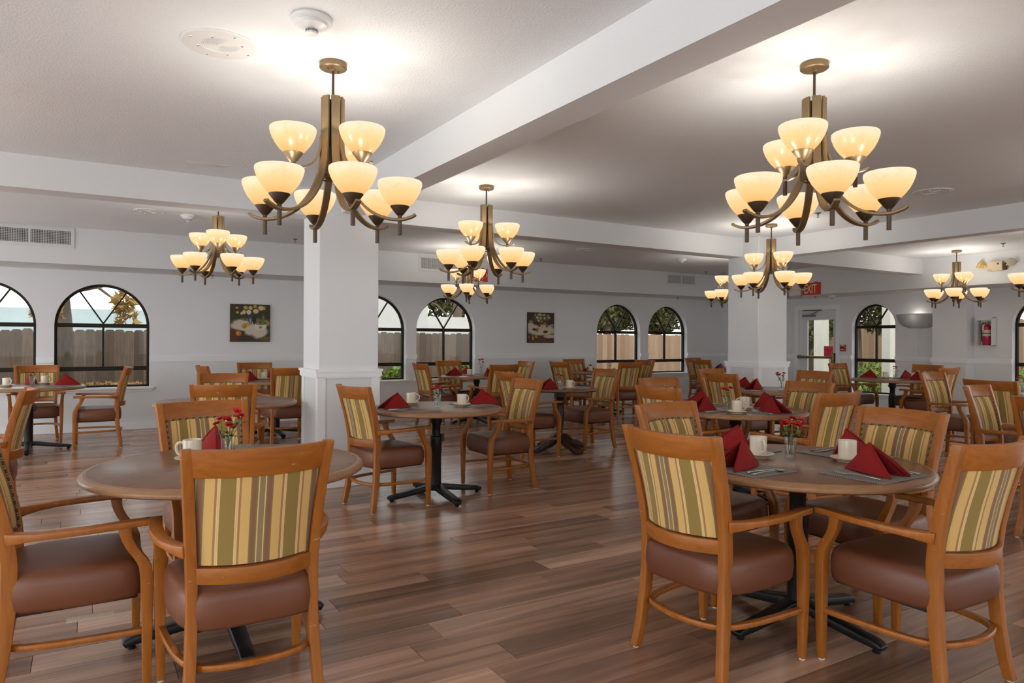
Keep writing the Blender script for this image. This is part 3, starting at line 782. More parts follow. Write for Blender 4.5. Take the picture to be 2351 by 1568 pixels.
pp = [(-.15, -.06), (-.05, -.085), (.08, -.05), (.17, -.055), (.14, .02), (.02, .07), (-.09, .06), (-.13, .01)]
a = [bm.verts.new((x, y, 0)) for x, y in pp]; b = [bm.verts.new((x * .93, y * .93, -.004)) for x, y in pp]
bm.faces.new(b)
for k in range(8): bm.faces.new((a[k], a[(k + 1) % 8], b[(k + 1) % 8], b[k]))
tag(obj('plaster_patch', bm, 'white_plastic', loc=(.796, 5.9, ZC)), 'bright repaired plaster patch on the ceiling by the left beam', 'ceiling patch')

def vent(x0, x1, z0, z1, label, cells):
    t = thing('air_vent', label, 'vent', ((x0 + x1) / 2, SOF_Y, (z0 + z1) / 2), group='soffit air vents')
    hx, hz = (x1 - x0) / 2, (z1 - z0) / 2; fr = .04
    bm = new_bm(); box(bm, (-hx, -.014, -hz), (hx, 0, -hz + fr)); box(bm, (-hx, -.014, hz - fr), (hx, 0, hz)); box(bm, (-hx, -.014, -hz + fr), (-hx + fr, 0, hz - fr)); box(bm, (hx - fr, -.014, -hz + fr), (hx, 0, hz - fr)); box(bm, (-.012, -.010, -hz + fr), (.012, 0, hz - fr))
    obj('frame', bm, 'vent_white', t, smooth=0)
    obj('duct', bx((-hx + fr, -.003, -hz + fr), (hx - fr, -.001, hz - fr)), 'vent_dark', t, smooth=0)
    bm = new_bm(); x = -hx + fr + .008
    while x < hx - fr: box(bm, (x, -.011, -hz + fr), (x + .006, -.003, hz - fr)); x += .017
    obj('louvers', bm, 'vent_white', t, smooth=0)['kind'] = 'stuff'
    bm = new_bm(); z = -hz + fr + .01
    while z < hz - fr: box(bm, (-hx + fr, -.006, z), (hx - fr, -.003, z + .004)); z += .02
    obj('cross_louvers', bm, 'vent_white', t, smooth=0)['kind'] = 'stuff'
vent(-1.05, -.112, 2.43, 2.675, 'white louvred air vent on the soffit at the left picture edge', 2)
vent(4.607, 5.55, 2.41, 2.665, 'white louvred air vent on the soffit left of the exit sign', 2)
vent(10.013, 10.835, 2.425, 2.672, 'white louvred air vent on the soffit above the paired windows', 2)

def exit_sign(loc, rz, label, w_, h_, arrows):
    t = thing('exit_sign', label, 'exit sign', loc, rz, group='exit signs')
    obj('panel', bx((-w_ / 2, -.03, -h_ / 2), (w_ / 2, 0, h_ / 2), .004), 'exit_red', t)
    for s in (-1, 1): obj('mount_clip', bx((s * w_ * .25 - .02, -.025, h_ / 2), (s * w_ * .25 + .02, 0, h_ / 2 + .018), .004), 'exit_red', t)
    me = text_mesh('EXIT', 1, .004, .012)
    xs = [v.co.x for v in me.vertices]; ys = [v.co.y for v in me.vertices]
    sx, sy = w_ * .64 / (max(xs) - min(xs)), h_ * .74 / (max(ys) - min(ys))
    mx, my = (max(xs) + min(xs)) / 2, (max(ys) + min(ys)) / 2
    for v in me.vertices: v.co = ((v.co.x - mx) * sx, (v.co.y - my) * sy, v.co.z * .4)
    obj('lettering', me, 'exit_cream', t, (0, -.031, 0), (PI / 2, 0, 0))
    for s in (-1, 1):
        bm = new_bm(); X = s * w_ * .40
        strap(bm, [(X, -.031, h_ * .16), (X + s * w_ * .055, -.031, 0), (X, -.031, -h_ * .16)], lambda i: Vector((0, 1, 0)), .004, .012)
        obj('chevron', bm, 'exit_cream' if arrows else 'fire_red', t)
exit_sign((5.70, SOF_Y, 2.395), 0, 'red exit sign partly hidden behind the centre chandeliers', .345, .215, True)
exit_sign((SOF_X, 8.34, 2.288), -PI / 2, 'red exit sign on the soffit near the glazed exit door', .40, .225, False)

# emergency light
t = thing('emergency_light', 'beige emergency light box with two lamp heads on the right soffit', 'emergency light', (SOF_X, 5.195, 2.435), -PI / 2)
obj('box', bx((-.10, -.10, -.07), (.10, 0, .07), .008, 2), 'beige_plastic', t)
obj('test_window', bx((.035, -.102, .02), (.06, -.099, .045)), 'vent_dark', t, smooth=0)
obj('name_plate', bx((-.085, -.1015, -.058), (-.03, -.1, -.05)), 'hinge_grey', t, smooth=0)
obj('side_block', bx((.10, -.075, -.06), (.14, -.02, .04), .006), 'vent_dark', t)
for s, ry, rx in ((-1, -.9, .5), (1, .9, .9)):
    M = Matrix.Translation((s * .2, -.055, .03)) @ Matrix.Rotation(s * 1.0, 4, 'Y') @ Matrix.Rotation(rx, 4, 'X')
    h = obj('lamp_head', lathe(new_bm(), [(0, -.05), (.022, -.05), (.03, -.035), (.058, .025), (.062, .03), (.062, .042), (.056, .044)], 24, M), 'aged_plastic', t)
    obj('lens', lathe(new_bm(), [(0, .046), (.03, .045), (.057, .041)], 24, M), 'steel', h)
    bm = new_bm(); tube(bm, [(s * .10, -.05, .0), (s * .135, -.055, .005), (s * .165, -.055, .02)], .012, 8); obj('swivel', bm, 'aged_plastic', t)

# wall sconce
t = thing('wall_sconce', 'grey plaster half-bowl wall sconce right of the exit door window', 'wall lamp', (XW, 6.87, 1.79), -PI / 2)
bm = new_bm(); nu, nv = 25, 10; R_ = []
for i in range(nv + 1):
    q = i / nv; zz = -.25 * math.sin(q * PI / 2); sc_ = math.cos(q * PI / 2) ** .62
    R_.append([bm.verts.new((.385 * sc_ * math.cos(PI + PI * k / (nu - 1)), .19 * sc_ * math.sin(PI + PI * k / (nu - 1)) - .0, zz)) for k in range(nu)])
for a, b in zip(R_, R_[1:]):
    for k in range(nu - 1): bm.faces.new((a[k], a[k + 1], b[k + 1], b[k]))
bmesh.ops.solidify(bm, geom=bm.faces[:], thickness=.008)
obj('bowl', bm, 'sconce_plaster', t)
bm = new_bm(); tube(bm, [(.385 * math.cos(PI + PI * k / 24), .19 * math.sin(PI + PI * k / 24), 0) for k in range(25)], .008, 6); obj('rim', bm, 'white_plastic', t)
obj('back_plate', bx((-.1, -.02, -.16), (.1, 0, -.02), .005), 'hinge_grey', t)
obj('raceway', bx((-.008, -.012, -.84), (.008, 0, -.22), .002), 'wall_paint', t, smooth=0)
ld = bpy.data.lights.new('sconce_bulb', 'POINT'); ld.energy = .5; ld.color = (1, .93, .82); ld.shadow_soft_size = .04
lo = bpy.data.objects.new('sconce_bulb', ld); COL.objects.link(lo); lo.parent = t; lo.location = (0, -.09, -.03)

# fire extinguisher cabinet and extinguisher
t = thing('extinguisher_cabinet', 'white open-front wall cabinet holding the fire extinguisher', 'cabinet', (XW, 5.747, 1.475), -PI / 2)
hw, hh, dp = .118, .228, .15
bm = new_bm(); box(bm, (-hw, -.006, -hh), (hw, 0, hh)); box(bm, (-hw, -dp, -hh), (-hw + .006, 0, hh)); box(bm, (hw - .006, -dp, -hh), (hw, 0, hh)); box(bm, (-hw, -dp, -hh), (hw, 0, -hh + .006)); box(bm, (-hw, -dp, hh - .006), (hw, 0, hh))
obj('shell', bm, 'white_plastic', t, smooth=0)
bm = new_bm(); box(bm, (-hw, -dp - .004, hh - .045), (hw, -dp, hh)); box(bm, (hw - .012, -dp - .004, -hh), (hw, -dp, hh - .045)); box(bm, (-hw, -dp - .004, -hh), (-hw + .006, -dp, hh - .045)); box(bm, (-hw, -dp - .004, -hh), (hw, -dp, -hh + .006)); obj('face_frame', bm, 'white_plastic', t, smooth=0)
t = thing('fire_extinguisher', 'red fire extinguisher standing inside the white wall cabinet', 'fire extinguisher', (XW - .075, 5.735, 1.475 - hh + .006), -PI / 2)
obj('cylinder', lathe(new_bm(), [(0, 0), (.058, 0), (.062, .008), (.062, .27), (.052, .31), (.024, .335), (.020, .345), (0, .345)], 28), 'extinguisher_red', t)
obj('label', lathe(new_bm(), [(.0626, .15), (.0630, .15), (.0630, .25), (.0626, .25)], 28), 'paper_label', t)
obj('strap', lathe(new_bm(), [(.0628, .188), (.0645, .188), (.0645, .20), (.0628, .20)], 28), 'vent_dark', t)
obj('valve', lathe(new_bm(), [(.018, .345), (.018, .37), (.012, .375), (0, .375)], 14), 'brass', t)
bm = new_bm(); strap(bm, [(.0, 0, .375), (.03, -.02, .385), (.075, -.03, .372)], lambda i: Vector((.4, 1, 0)), .018, .005); strap(bm, [(0, 0, .362), (.07, -.03, .345)], lambda i: Vector((.4, 1, 0)), .018, .005); obj('handle', bm, 'hinge_grey', t)
bm = new_bm(); tube(bm, spline([(-.015, 0, .36), (-.06, -.01, .355), (-.078, -.01, .30), (-.075, -.01, .12), (-.072, -.01, .06)], 5), .009, 8); obj('hose', bm, 'vent_dark', t)
obj('inspection_tag', bx((-.045, -.070, .24), (-.012, -.0685, .325)), 'paper_label', t, smooth=0)
# fire pull station and light switch
t = thing('fire_alarm_pull', 'red fire alarm pull station between exit door and window', 'fire alarm', (XW, 8.305, 1.177), -PI / 2)
obj('body', bx((-.055, -.045, -.065), (.055, 0, .065), .006), 'fire_red', t)
obj('handle', bx((-.036, -.052, -.012), (.036, -.045, .022), .004), 'vent_dark', t)
obj('pull_bar', bx((-.026, -.055, -.035), (.026, -.045, -.02), .003), 'white_plastic', t)
obj('lettering', text_mesh('FIRE', .038, .0006, .001), 'white_ink', t, (0, -.0455, .045), (PI / 2, 0, 0))
t = thing('light_switch', 'white double light switch plate left of the exit door', 'light switch', (XW, 9.475, 1.128), -PI / 2)
obj('plate', bx((-.062, -.006, -.06), (.062, 0, .06), .003), 'white_plastic', t)
for s in (-1, 1): obj('rocker', bx((s * .026 - .014, -.011, -.032), (s * .026 + .014, -.006, .032), .002), 'white_plastic', t)

# ------------------------------------------------------------------ paintings (flat print as node colours)
def painting(name, label, x0, x1, z0, z1, base, blobs):
    t_ = NT(name); co = t_.n('ShaderNodeTexCoord').outputs['Generated']
    d = t_.n('ShaderNodeTexNoise'); d.inputs['Scale'].default_value = 9; d.inputs['Detail'].default_value = 4; t_.l(co, d.inputs['Vector'])
    vm = t_.n('ShaderNodeVectorMath', operation='MULTIPLY_ADD'); t_.l(d.outputs[1], vm.inputs[0]); vm.inputs[1].default_value = (.06, 0, .06); t_.l(co, vm.inputs[2])
    off = t_.n('ShaderNodeVectorMath', operation='SUBTRACT'); t_.l(vm.outputs[0], off.inputs[0]); off.inputs[1].default_value = (.03, 0, .03)
    v = off.outputs[0]
    f = t_.noise(co, 12, 5, .7, 1)
    c = t_.mix(f, base[0], base[1])
    for cx, cz, rx, rz, col, soft in blobs:
        mp = t_.n('ShaderNodeMapping'); mp.vector_type = 'TEXTURE'
        mp.inputs['Location'].default_value = (cx, 0, cz); mp.inputs['Scale'].default_value = (rx, 1e3, rz); t_.l(v, mp.inputs[0])
        ln = t_.n('ShaderNodeVectorMath', operation='LENGTH'); t_.l(mp.outputs[0], ln.inputs[0])
        k = t_.ramp(ln.outputs['Value'], [(max(0, 1 - soft), 1), (1.0, 0)])
        c = t_.mix(k, c, col)
    c = t_.mix(t_.math('MULTIPLY', t_.noise(co, 45, 4, .7), .25), c, (.05, .04, .02))
    t_.set(col=c, rough=.5, spec=.3); MAT[name] = t_.m
    p = thing('painting', label, 'painting', ((x0 + x1) / 2, YW, (z0 + z1) / 2), group='still-life paintings')
    hx, hz = (x1 - x0) / 2, (z1 - z0) / 2
    obj('canvas', bx((-hx, -.035, -hz), (hx, -.002, hz), .003), 'canvas_edge', p)
    obj('picture', bx((-hx + .002, -.0365, -hz + .002), (hx - .002, -.035, hz - .002)), name, p, smooth=0)
wh, ye, or_, dk, gr = (.62, .55, .42), (.60, .36, .03), (.45, .16, .03), (.02, .02, .012), (.10, .14, .07)
painting('still_life_a', 'square still-life painting of pale roses, apples and a white bowl', 1.89, 2.475, 1.248, 1.825, ((.025, .03, .015), (.06, .05, .02)),
    [(.5, .52, .55, .14, (.14, .17, .09), .4), (.12, .2, .25, .3, (.12, .035, .012), .5), (.4, .42, .45, .14, wh, .25), (.65, .27, .32, .20, wh, .25), (.25, .5, .22, .1, wh, .4), (.9, .5, .12, .1, (.35, .25, .05), .5),
     (.88, .08, .2, .08, (.15, .10, .02), .5), (.4, .10, .3, .12, (.05, .03, .015), .5), (.5, .57, .06, .14, (.03, .06, .14), .3), (.60, .58, .06, .14, dk, .3), (.5, .56, .03, .09, (.25, .35, .5), .6),
     (.35, .42, .075, .075, or_, .3), (.33, .43, .04, .05, ye, .6), (.44, .47, .07, .065, ye, .3), (.2, .22, .08, .085, or_, .25), (.18, .23, .045, .06, ye, .6),
     (.76, .42, .165, .11, (.70, .66, .55), .15), (.76, .50, .155, .055, (.06, .05, .03), .2), (.69, .49, .055, .05, or_, .3), (.80, .49, .055, .05, (.12, .25, .03), .3), (.76, .39, .06, .05, (.28, .2, .12), .6),
     (.16, .90, .05, .03, ye, .3), (.17, .78, .04, .04, ye, .3), (.38, .91, .07, .06, ye, .4), (.50, .91, .06, .06, (.65, .5, .25), .4), (.62, .95, .06, .05, ye, .4), (.77, .91, .085, .07, (.68, .52, .32), .3), (.85, .90, .04, .06, ye, .5),
     (.34, .79, .05, .065, (.68, .58, .35), .4), (.46, .79, .07, .07, (.70, .64, .45), .3), (.63, .82, .08, .075, (.68, .50, .36), .3), (.28, .76, .03, .05, (.62, .58, .35), .4), (.83, .66, .04, .08, (.2, .17, .02), .6)])
painting('still_life_b', 'still-life painting of white flowers, pears and cherries on brown cloth', 7.247, 7.858, 1.247, 1.833, ((.04, .018, .012), (.07, .04, .02)),
    [(.5, .42, .6, .2, wh, .25), (.1, .55, .18, .13, wh, .4), (.25, .44, .12, .06, (.05, .03, .02), .5), (.6, .08, .6, .15, (.11, .03, .014), .3), (.85, .21, .3, .07, wh, .4), (.5, .83, .38, .17, (.13, .11, .03), .5),
     (.12, .7, .12, .05, (.35, .24, .12), .5), (.92, .58, .1, .04, (.5, .34, .06), .5), (.82, .56, .08, .03, (.35, .38, .28), .5), (.43, .6, .075, .09, (.22, .012, .01), .25), (.46, .6, .02, .05, (.5, .08, .06), .6),
     (.35, .43, .065, .08, (.30, .10, .02), .25), (.37, .44, .03, .05, (.6, .35, .06), .6), (.64, .62, .06, .06, (.45, .22, .04), .4), (.72, .55, .055, .06, (.32, .1, .03), .4), (.55, .52, .05, .03, (.5, .4, .08), .4),
     (.68, .33, .18, .065, (.70, .60, .38), .15), (.67, .36, .12, .055, (.13, .012, .014), .25), (.95, .33, .06, .06, (.55, .42, .14), .4),
     (.19, .14, .05, .07, (.50, .28, .03), .3), (.17, .21, .025, .06, (.45, .25, .03), .4), (.31, .20, .06, .05, (.55, .32, .06), .3), (.37, .17, .035, .03, (.5, .3, .05), .5), (.04, .18, .04, .04, (.3, .17, .04), .4),
     (.36, .83, .055, .05, wh, .4), (.48, .81, .055, .04, wh, .4), (.63, .81, .04, .05, wh, .4), (.45, .93, .1, .06, (.45, .42, .2), .5), (.62, .93, .045, .04, wh, .4), (.77, .91, .035, .03, wh, .4), (.80, .83, .07, .05, (.5, .45, .18), .5), (.40, .73, .05, .045, wh, .4), (.28, .92, .05, .05, (.35, .3, .05), .5), (.51, .70, .03, .04, (.55, .42, .14), .5)])

# ================================================================== CHAIRS  (local: +y is the way the sitter faces)
POST = [(0, .222, -.247), (.10, .212, -.229), (.22, .2035, -.212), (.35, .199, -.201), (.50, .199, -.198), (.60, .204, -.208), (.72, .211, -.233), (.84, .2195, -.266), (.947, .228, -.297)]
def post(z): return interp(POST, z)
def build_chair():
    t = thing('dining_chair', '', 'chair', group='striped dining armchairs')
    def back_leg(s):
        rings = []
        zs = [.006, .05, .10, .16, .22, .28, .35, .42, .50, .56, .60, .66, .72, .78, .84, .90, .947]
        for z in zs:
            x, y = post(z); hx = .0175; hy = .018 + .007 * min(1, z / .4) if z < .6 else .025 - .006 * (z - .6) / .35
            rings.append([(s * (x - hx), y - hy, z), (s * (x + hx), y - hy, z), (s * (x + hx), y + hy, z), (s * (x - hx), y + hy, z)])
        return mesh_of(bevel(loft(new_bm(), rings), .0035, 2, 60), 'leg', 45)
    FL = [(.006, .252, .227, .014, .014), (.2, .255, .227, .0175, .0175), (.40, .258, .224, .0205, .0205), (.445, .2585, .220, .021, .021), (.47, .259, .210, .020, .021), (.495, .2605, .194, .0185, .020), (.525, .263, .174, .018, .019), (.555, .2655, .160, .018, .019), (.58, .268, .153, .018, .020), (.604, .270, .151, .018, .022)]
    def front_leg(s):
        rings = [[(s * (x - a), y - b, z), (s * (x + a), y - b, z), (s * (x + a), y + b, z), (s * (x - a), y + b, z)] for z, x, y, a, b in FL]
        return mesh_of(bevel(loft(new_bm(), rings), .003, 2, 60), 'leg', 45)
    gl = mesh_of(lathe(new_bm(), [(0, 0), (.012, 0), (.013, .003), (.012, .0065), (0, .0065)], 12), 'glide')
    for s in (-1, 1):
        o = obj('leg', back_leg(s), 'honey_wood', t); obj('glide', gl, 'glide_plastic', o, (s * .222, -.247, 0))
        o = obj('leg', front_leg(s), 'honey_wood', t); obj('glide', gl, 'glide_plastic', o, (s * .252, .227, 0))
        ap = spline([(s * .214, -.205, .597), (s * .246, -.150, .603), (s * .274, -.06, .609), (s * .283, .05, .612), (s * .277, .16, .615), (s * .270, .235, .615)], 4)
        n = len(ap)
        wd = [.030 + .016 * min(1, k / 7) for k in range(n)]; th = [.044 - .020 * min(1, k / 6) for k in range(n)]
        obj('arm', mesh_of(bevel(strap(new_bm(), ap, lambda i: Vector((1, 0, 0)) if i > 3 else Vector((1, .3 * s, 0)), wd, th), .004, 2, 50), 'arm', 45), 'honey_wood', t)
    # rails of the back
    def curved_rail(z0, z1, bow, thk, off, xr=.0):
        rings = []; N = 17
        for k in range(N):
            u = -1 + 2 * k / (N - 1); ring = []
            for z, dy in ((z0, -thk / 2), (z0, thk / 2), (z1, thk / 2), (z1, -thk / 2)):
                x, y = post(z); x = x - .010 + xr
                ring.append((u * x, y + off - bow * (1 - u * u) + dy, z))
            rings.append(ring)
        return mesh_of(bevel(loft(new_bm(), rings), .003, 2, 60), 'rail', 40)
    obj('top_rail', curved_rail(.850, .945, .064, .027, -.004), 'honey_rail', t)
    obj('lower_rail', curved_rail(.487, .543, .070, .024, -.010), 'honey_rail', t)
    # upholstered back
    NU, NV = 17, 9; z0, z1 = .548, .856
    def bp(u, v, side):
        z = z0 + (z1 - z0) * v; x, y = post(z); hw = x - .019
        cr = (1 - u ** 4) * (1 - (2 * v - 1) ** 4)
        yy = y - .061 * (1 - u * u) + (.012 + .016 * cr if side > 0 else -.010 - .003 * cr)
        return (u * hw, yy, z)
    bm = new_bm(); grid = {}
    for sd in (1, -1):
        for i in range(NU):
            for k in range(NV): grid[sd, i, k] = bm.verts.new(bp(-1 + 2 * i / (NU - 1), k / (NV - 1), sd))
        for i in range(NU - 1):
            for k in range(NV - 1): bm.faces.new([grid[sd, i, k], grid[sd, i + 1, k], grid[sd, i + 1, k + 1], grid[sd, i, k + 1]])
    loop = [(i, 0) for i in range(NU - 1)] + [(NU - 1, k) for k in range(NV - 1)] + [(i, NV - 1) for i in range(NU - 1, 0, -1)] + [(0, k) for k in range(NV - 1, 0, -1)]
    for (a, b), (c, d) in zip(loop, loop[1:] + loop[:1]): bm.faces.new([grid[1, a, b], grid[1, c, d], grid[-1, c, d], grid[-1, a, b]])
    back = obj('backrest', bm, 'striped_fabric', t, smooth=60)
    path = [Vector(bp(-1 + 2 * a / (NU - 1), b / (NV - 1), 1)) + Vector((0, .002, 0)) for a, b in loop]
    cx = Vector((0, 0, (z0 + z1) / 2))
    path = [Vector((p.x * .982, p.y, cx.z + (p.z - cx.z) * .985)) for p in path]
    obj('piping', mesh_of(tube(new_bm(), path, .0042, 6, closed=True), 'piping'), 'striped_piping', back)
    # seat cushion
    def plan(th, inset):
        c, s = math.cos(th), math.sin(th); e = 2 / 5.5
        y = (abs(s) ** e) * (1 if s > 0 else -1); x = (abs(c) ** e) * (1 if c > 0 else -1)
        yc = .2385 * y - .008; hw = .252 if y > 0 else .252 - .045 * (-y) ** 1.6
        return (x * (hw - inset), yc - inset * y * .9)
    bm = new_bm(); N = 56
    lv = [(.022, .327), (.007, .331), (.000, .343), (-.004, .385), (-.002, .425), (.002, .444), (.010, .4575), (.023, .4665), (.048, .472), (.09, .476), (.15, .479), (.2, .4805)]
    rings = [[(*plan(2 * PI * k / N, ins), z) for k in range(N)] for ins, z in lv]
    loft(bm, rings)
    obj('seat', mesh_of(bm, 'seat', 60), 'brown_vinyl', t)
    obj('seat_frame', bx((-.205, -.19, .315), (.205, .2, .334), .004), 'under_floor', t)
    hp = spline([(.252, .222, 0), (.243, .08, 0), (.226, -.07, 0), (.196, -.17, 0), (.135, -.225, 0), (0, -.248, 0), (-.135, -.225, 0), (-.196, -.17, 0), (-.226, -.07, 0), (-.243, .08, 0), (-.252, .222, 0)], 4)
    bm = strap(new_bm(), [(p.x, p.y, .205) for p in hp], lambda i: Vector((0, 0, 1)), .021, .026)
    obj('stretcher', mesh_of(bevel(bm, .003, 1, 60), 'stretcher', 45), 'honey_wood', t)
    return t
CHAIR = build_chair()
CHAIRS = [
 (-.50, 10.46, -178, 'striped dining chair facing us under the far-left windows'),
 (.14, 9.74, 88, 'dining chair seen side-on before the left window, facing left'),
 (-.64, 5.85, 90, 'dining chair at the left edge with its curved back towards the right'),
 (-.025, 3.215, -89, 'nearest dining chair at the left picture edge, facing right'),
 (.505, 2.735, 0, 'large foreground dining chair at left seen squarely from behind'),
 (.61, 3.97, -172, 'dining chair facing us across the left foreground table'),
 (.99, 6.06, -14, 'dining chair seen from behind, second in the left row of four'),
 (1.14, 7.30, 168, 'dining chair facing us across the bare table behind the left one'),
 (2.15, 9.02, 2, 'dining chair seen from behind, half hidden by the left column'),
 (2.10, 10.50, 172, 'far dining chair facing us just left of the left column'),
 (1.60, 9.86, -84, 'far dining chair left of the column showing only its top rail'),
 (2.04, 5.25, -80, 'dining chair left of the table beside the left column'),
 (3.14, 5.37, 89, 'dining chair right of the table beside the left column'),
 (4.29, 6.66, -89, 'dining chair left of the dark wooden pedestal table'),
 (5.22, 6.80, 90, 'dining chair right of the dark wooden pedestal table'),
 (4.56, 9.64, -89, 'dining chair left of the far table before the centre windows'),
 (5.28, 10.40, -175, 'dining chair facing us in front of the centre arched window'),
 (5.13, 8.96, 4, 'dining chair seen from behind at the far table before the centre windows'),
 (5.97, 9.84, 89, 'dining chair facing left below the second painting'),
 (7.02, 9.56, -84, 'dining chair left of the far table before the right back windows'),
 (7.86, 10.37, -178, 'far dining chair facing us left of the paired windows'),
 (7.68, 9.13, -2, 'dining chair seen from behind before the paired windows'),
 (8.46, 9.69, 93, 'dining chair facing left in front of the gap between paired windows'),
 (4.70, 4.72, 180, 'dining chair facing us across the table behind the right foreground table'),
 (4.08, 4.05, -91, 'dining chair left of the table behind the right foreground table'),
 (2.86, 2.66, -174, 'dining chair facing us across the right foreground table'),
 (6.27, 5.39, -93, 'dining chair left of the table in front of the right column'),
 (6.82, 6.02, -176, 'dining chair facing us left of the right column'),
 (10.37, 9.58, -93, 'small far dining chair seen from behind left of the right column'),
 (10.86, 10.24, -173, 'farthest dining chair facing us right of the paired windows'),
 (5.12, 3.91, 86, 'dining chair right of the table behind the right foreground table'),
 (4.54, 3.32, 2, 'dining chair seen from behind at the table behind the right foreground one'),
 (7.22, 5.35, 86, 'dining chair right of the table in front of the right column'),
 (10.53, 6.75, -178, 'dining chair before the glazed exit door, left of its table'),
 (10.94, 6.01, 84, 'dining chair facing left below the wall pilaster'),
 (10.27, 5.47, -3, 'dining chair seen from behind below the fire extinguisher'),
 (8.45, 4.16, 178, 'dining chair facing right, overlapping the one below the pilaster'),
 (7.57, 3.28, -95, 'dining chair seen from behind near the right picture edge'),
 (6.28, 2.64, -174, 'dining chair facing right at the nearer right edge table'),
 (5.58, 2.03, -90, 'dining chair cut by the right picture edge above the foreground chair'),
 (2.27, 2.07, -86, 'foreground dining chair left of the right foreground table'),
 (2.83, 1.56, -2, 'foreground dining chair at the bottom right corner, seen from behind'),
 (3.35, 2.10, 85, 'dining chair facing left at the right of the right foreground table'),
]
for k, (x, y, r, lab) in enumerate(CHAIRS):
    c = CHAIR if k == 0 else dup(CHAIR)
    c.location = (x, y, 0); c.rotation_euler = (0, 0, math.radians(r)); c['label'] = lab
# maker's tag under the leftmost seat
tagc = [o for o in bpy.data.objects if o.parent is None and o.get('label', '').startswith('nearest dining chair at the left')][0]
obj('care_tag', bx((.195, -.03, .318), (.236, .12, .3192)), 'paper_label', tagc, rot=(0, .12, 0), smooth=0)

# ================================================================== TABLES
ZT = .742
def table_parts(t, r):
    obj('table_top', lathe(new_bm(), [(0, ZT - .034), (r - .03, ZT - .034), (r - .03, ZT - .0008), (r - .032, ZT), (0, ZT)], 72), 'table_laminate', t)
    obj('edge_band', lathe(new_bm(), [(r - .045, ZT - .036), (r - .012, ZT - .036), (r - .003, ZT - .030), (r, ZT - .022), (r - .002, ZT - .014), (r - .013, ZT - .003), (r - .02, ZT + .0004), (r - .031, ZT + .0004), (r - .031, ZT - .004)], 72), 'table_edge_wood', t)
def build_table(r):
    t = thing('dining_table', '', 'table', group='round dining tables')
    table_parts(t, r)
    obj('column', lathe(new_bm(), [(.0, .06), (.044, .06), (.044, .36), (.047, .365), (.047, .50), (.036, .505), (.036, .60), (.05, .62), (.05, .69), (0, .69)], 24), 'black_metal', t)
    bm = new_bm()
    for a in range(2):
        d = Vector((math.cos(a * PI / 2 + PI / 4), math.sin(a * PI / 2 + PI / 4), 0)); s = Vector((-d.y, d.x, 0))
        box_pts = [-.26, .26]
        strap(bm, [d * -.26 + Vector((0, 0, .697)), d * .26 + Vector((0, 0, .697))], lambda i: s, .045, .022)
    obj('top_spider', bevel(bm, .003), 'black_metal', t)
    obj('height_lever', bx((.035, -.012, .455), (.072, .012, .52), .005), 'black_metal', t)
    pr = spline([(0, 0, .075), (.06, 0, .082), (.16, 0, .066), (.30, 0, .046), (.385, 0, .036), (.415, 0, .022)], 3); n = len(pr)
    me = mesh_of(bevel(strap(new_bm(), pr, lambda i: Vector((0, 1, 0)), [.075 - .022 * k / n for k in range(n)], [.05 - .022 * k / n for k in range(n)]), .007, 2, 50), 'base_leg', 45)
    gl = mesh_of(lathe(new_bm(), [(0, 0), (.016, 0), (.018, .006), (.012, .014), (.008, .024), (0, .024)], 12), 'leveling_foot')
    for k in range(4):
        o = obj('base_leg', me, 'black_metal', t, rot=(0, 0, k * PI / 2)); obj('leveling_foot', gl, 'black_metal', o, (.385, 0, 0))
    return t
TABLES = dict(
 L=(.56, 3.34, 'bare brown round table in the left foreground', 'left foreground table', .585),
 R=(2.84, 2.10, 'laid round table in the right foreground', 'right foreground table', .565),
 C=(2.49, 5.29, 'round table beside the left column laid for two', 'table beside the left column', .553),
 Q=(1.09, 6.68, 'bare round table behind the left foreground table', 'bare table behind the left foreground one', .60),
 N=(2.22, 9.75, 'round table half hidden behind the left column', 'table half hidden behind the left column', .565),
 T=(-.54, 9.75, 'round table under the far-left windows', 'table under the far-left windows', .565),
 E=(5.26, 9.70, 'far round table before the centre windows', 'far table before the centre windows', .565),
 F=(7.83, 9.75, 'far round table before the paired back windows', 'far table before the paired windows', .565),
 G=(4.58, 3.98, 'laid round table directly behind the right foreground table', 'table behind the right foreground table', .565),
 H=(6.78, 5.38, 'round table in front of the right column', 'table in front of the right column', .565),
 I=(10.95, 9.55, 'far round table mostly hidden behind the right column', 'table hidden behind the right column', .565),
 J=(10.37, 6.04, 'round table near the glazed exit door', 'table near the exit door', .565),
 K=(6.22, 2.03, 'nearer round table cut by the right picture edge', 'nearer table at the right edge', .565),
 M=(8.60, 3.45, 'farther round table cut by the right picture edge', 'farther table at the right edge', .565))
protos = {}
for k, (x, y, lab, ph, r) in TABLES.items():
    if r not in protos: t = build_table(r); protos[r] = t
    else: t = dup(protos[r])
    t.location = (x, y, 0); t['label'] = lab
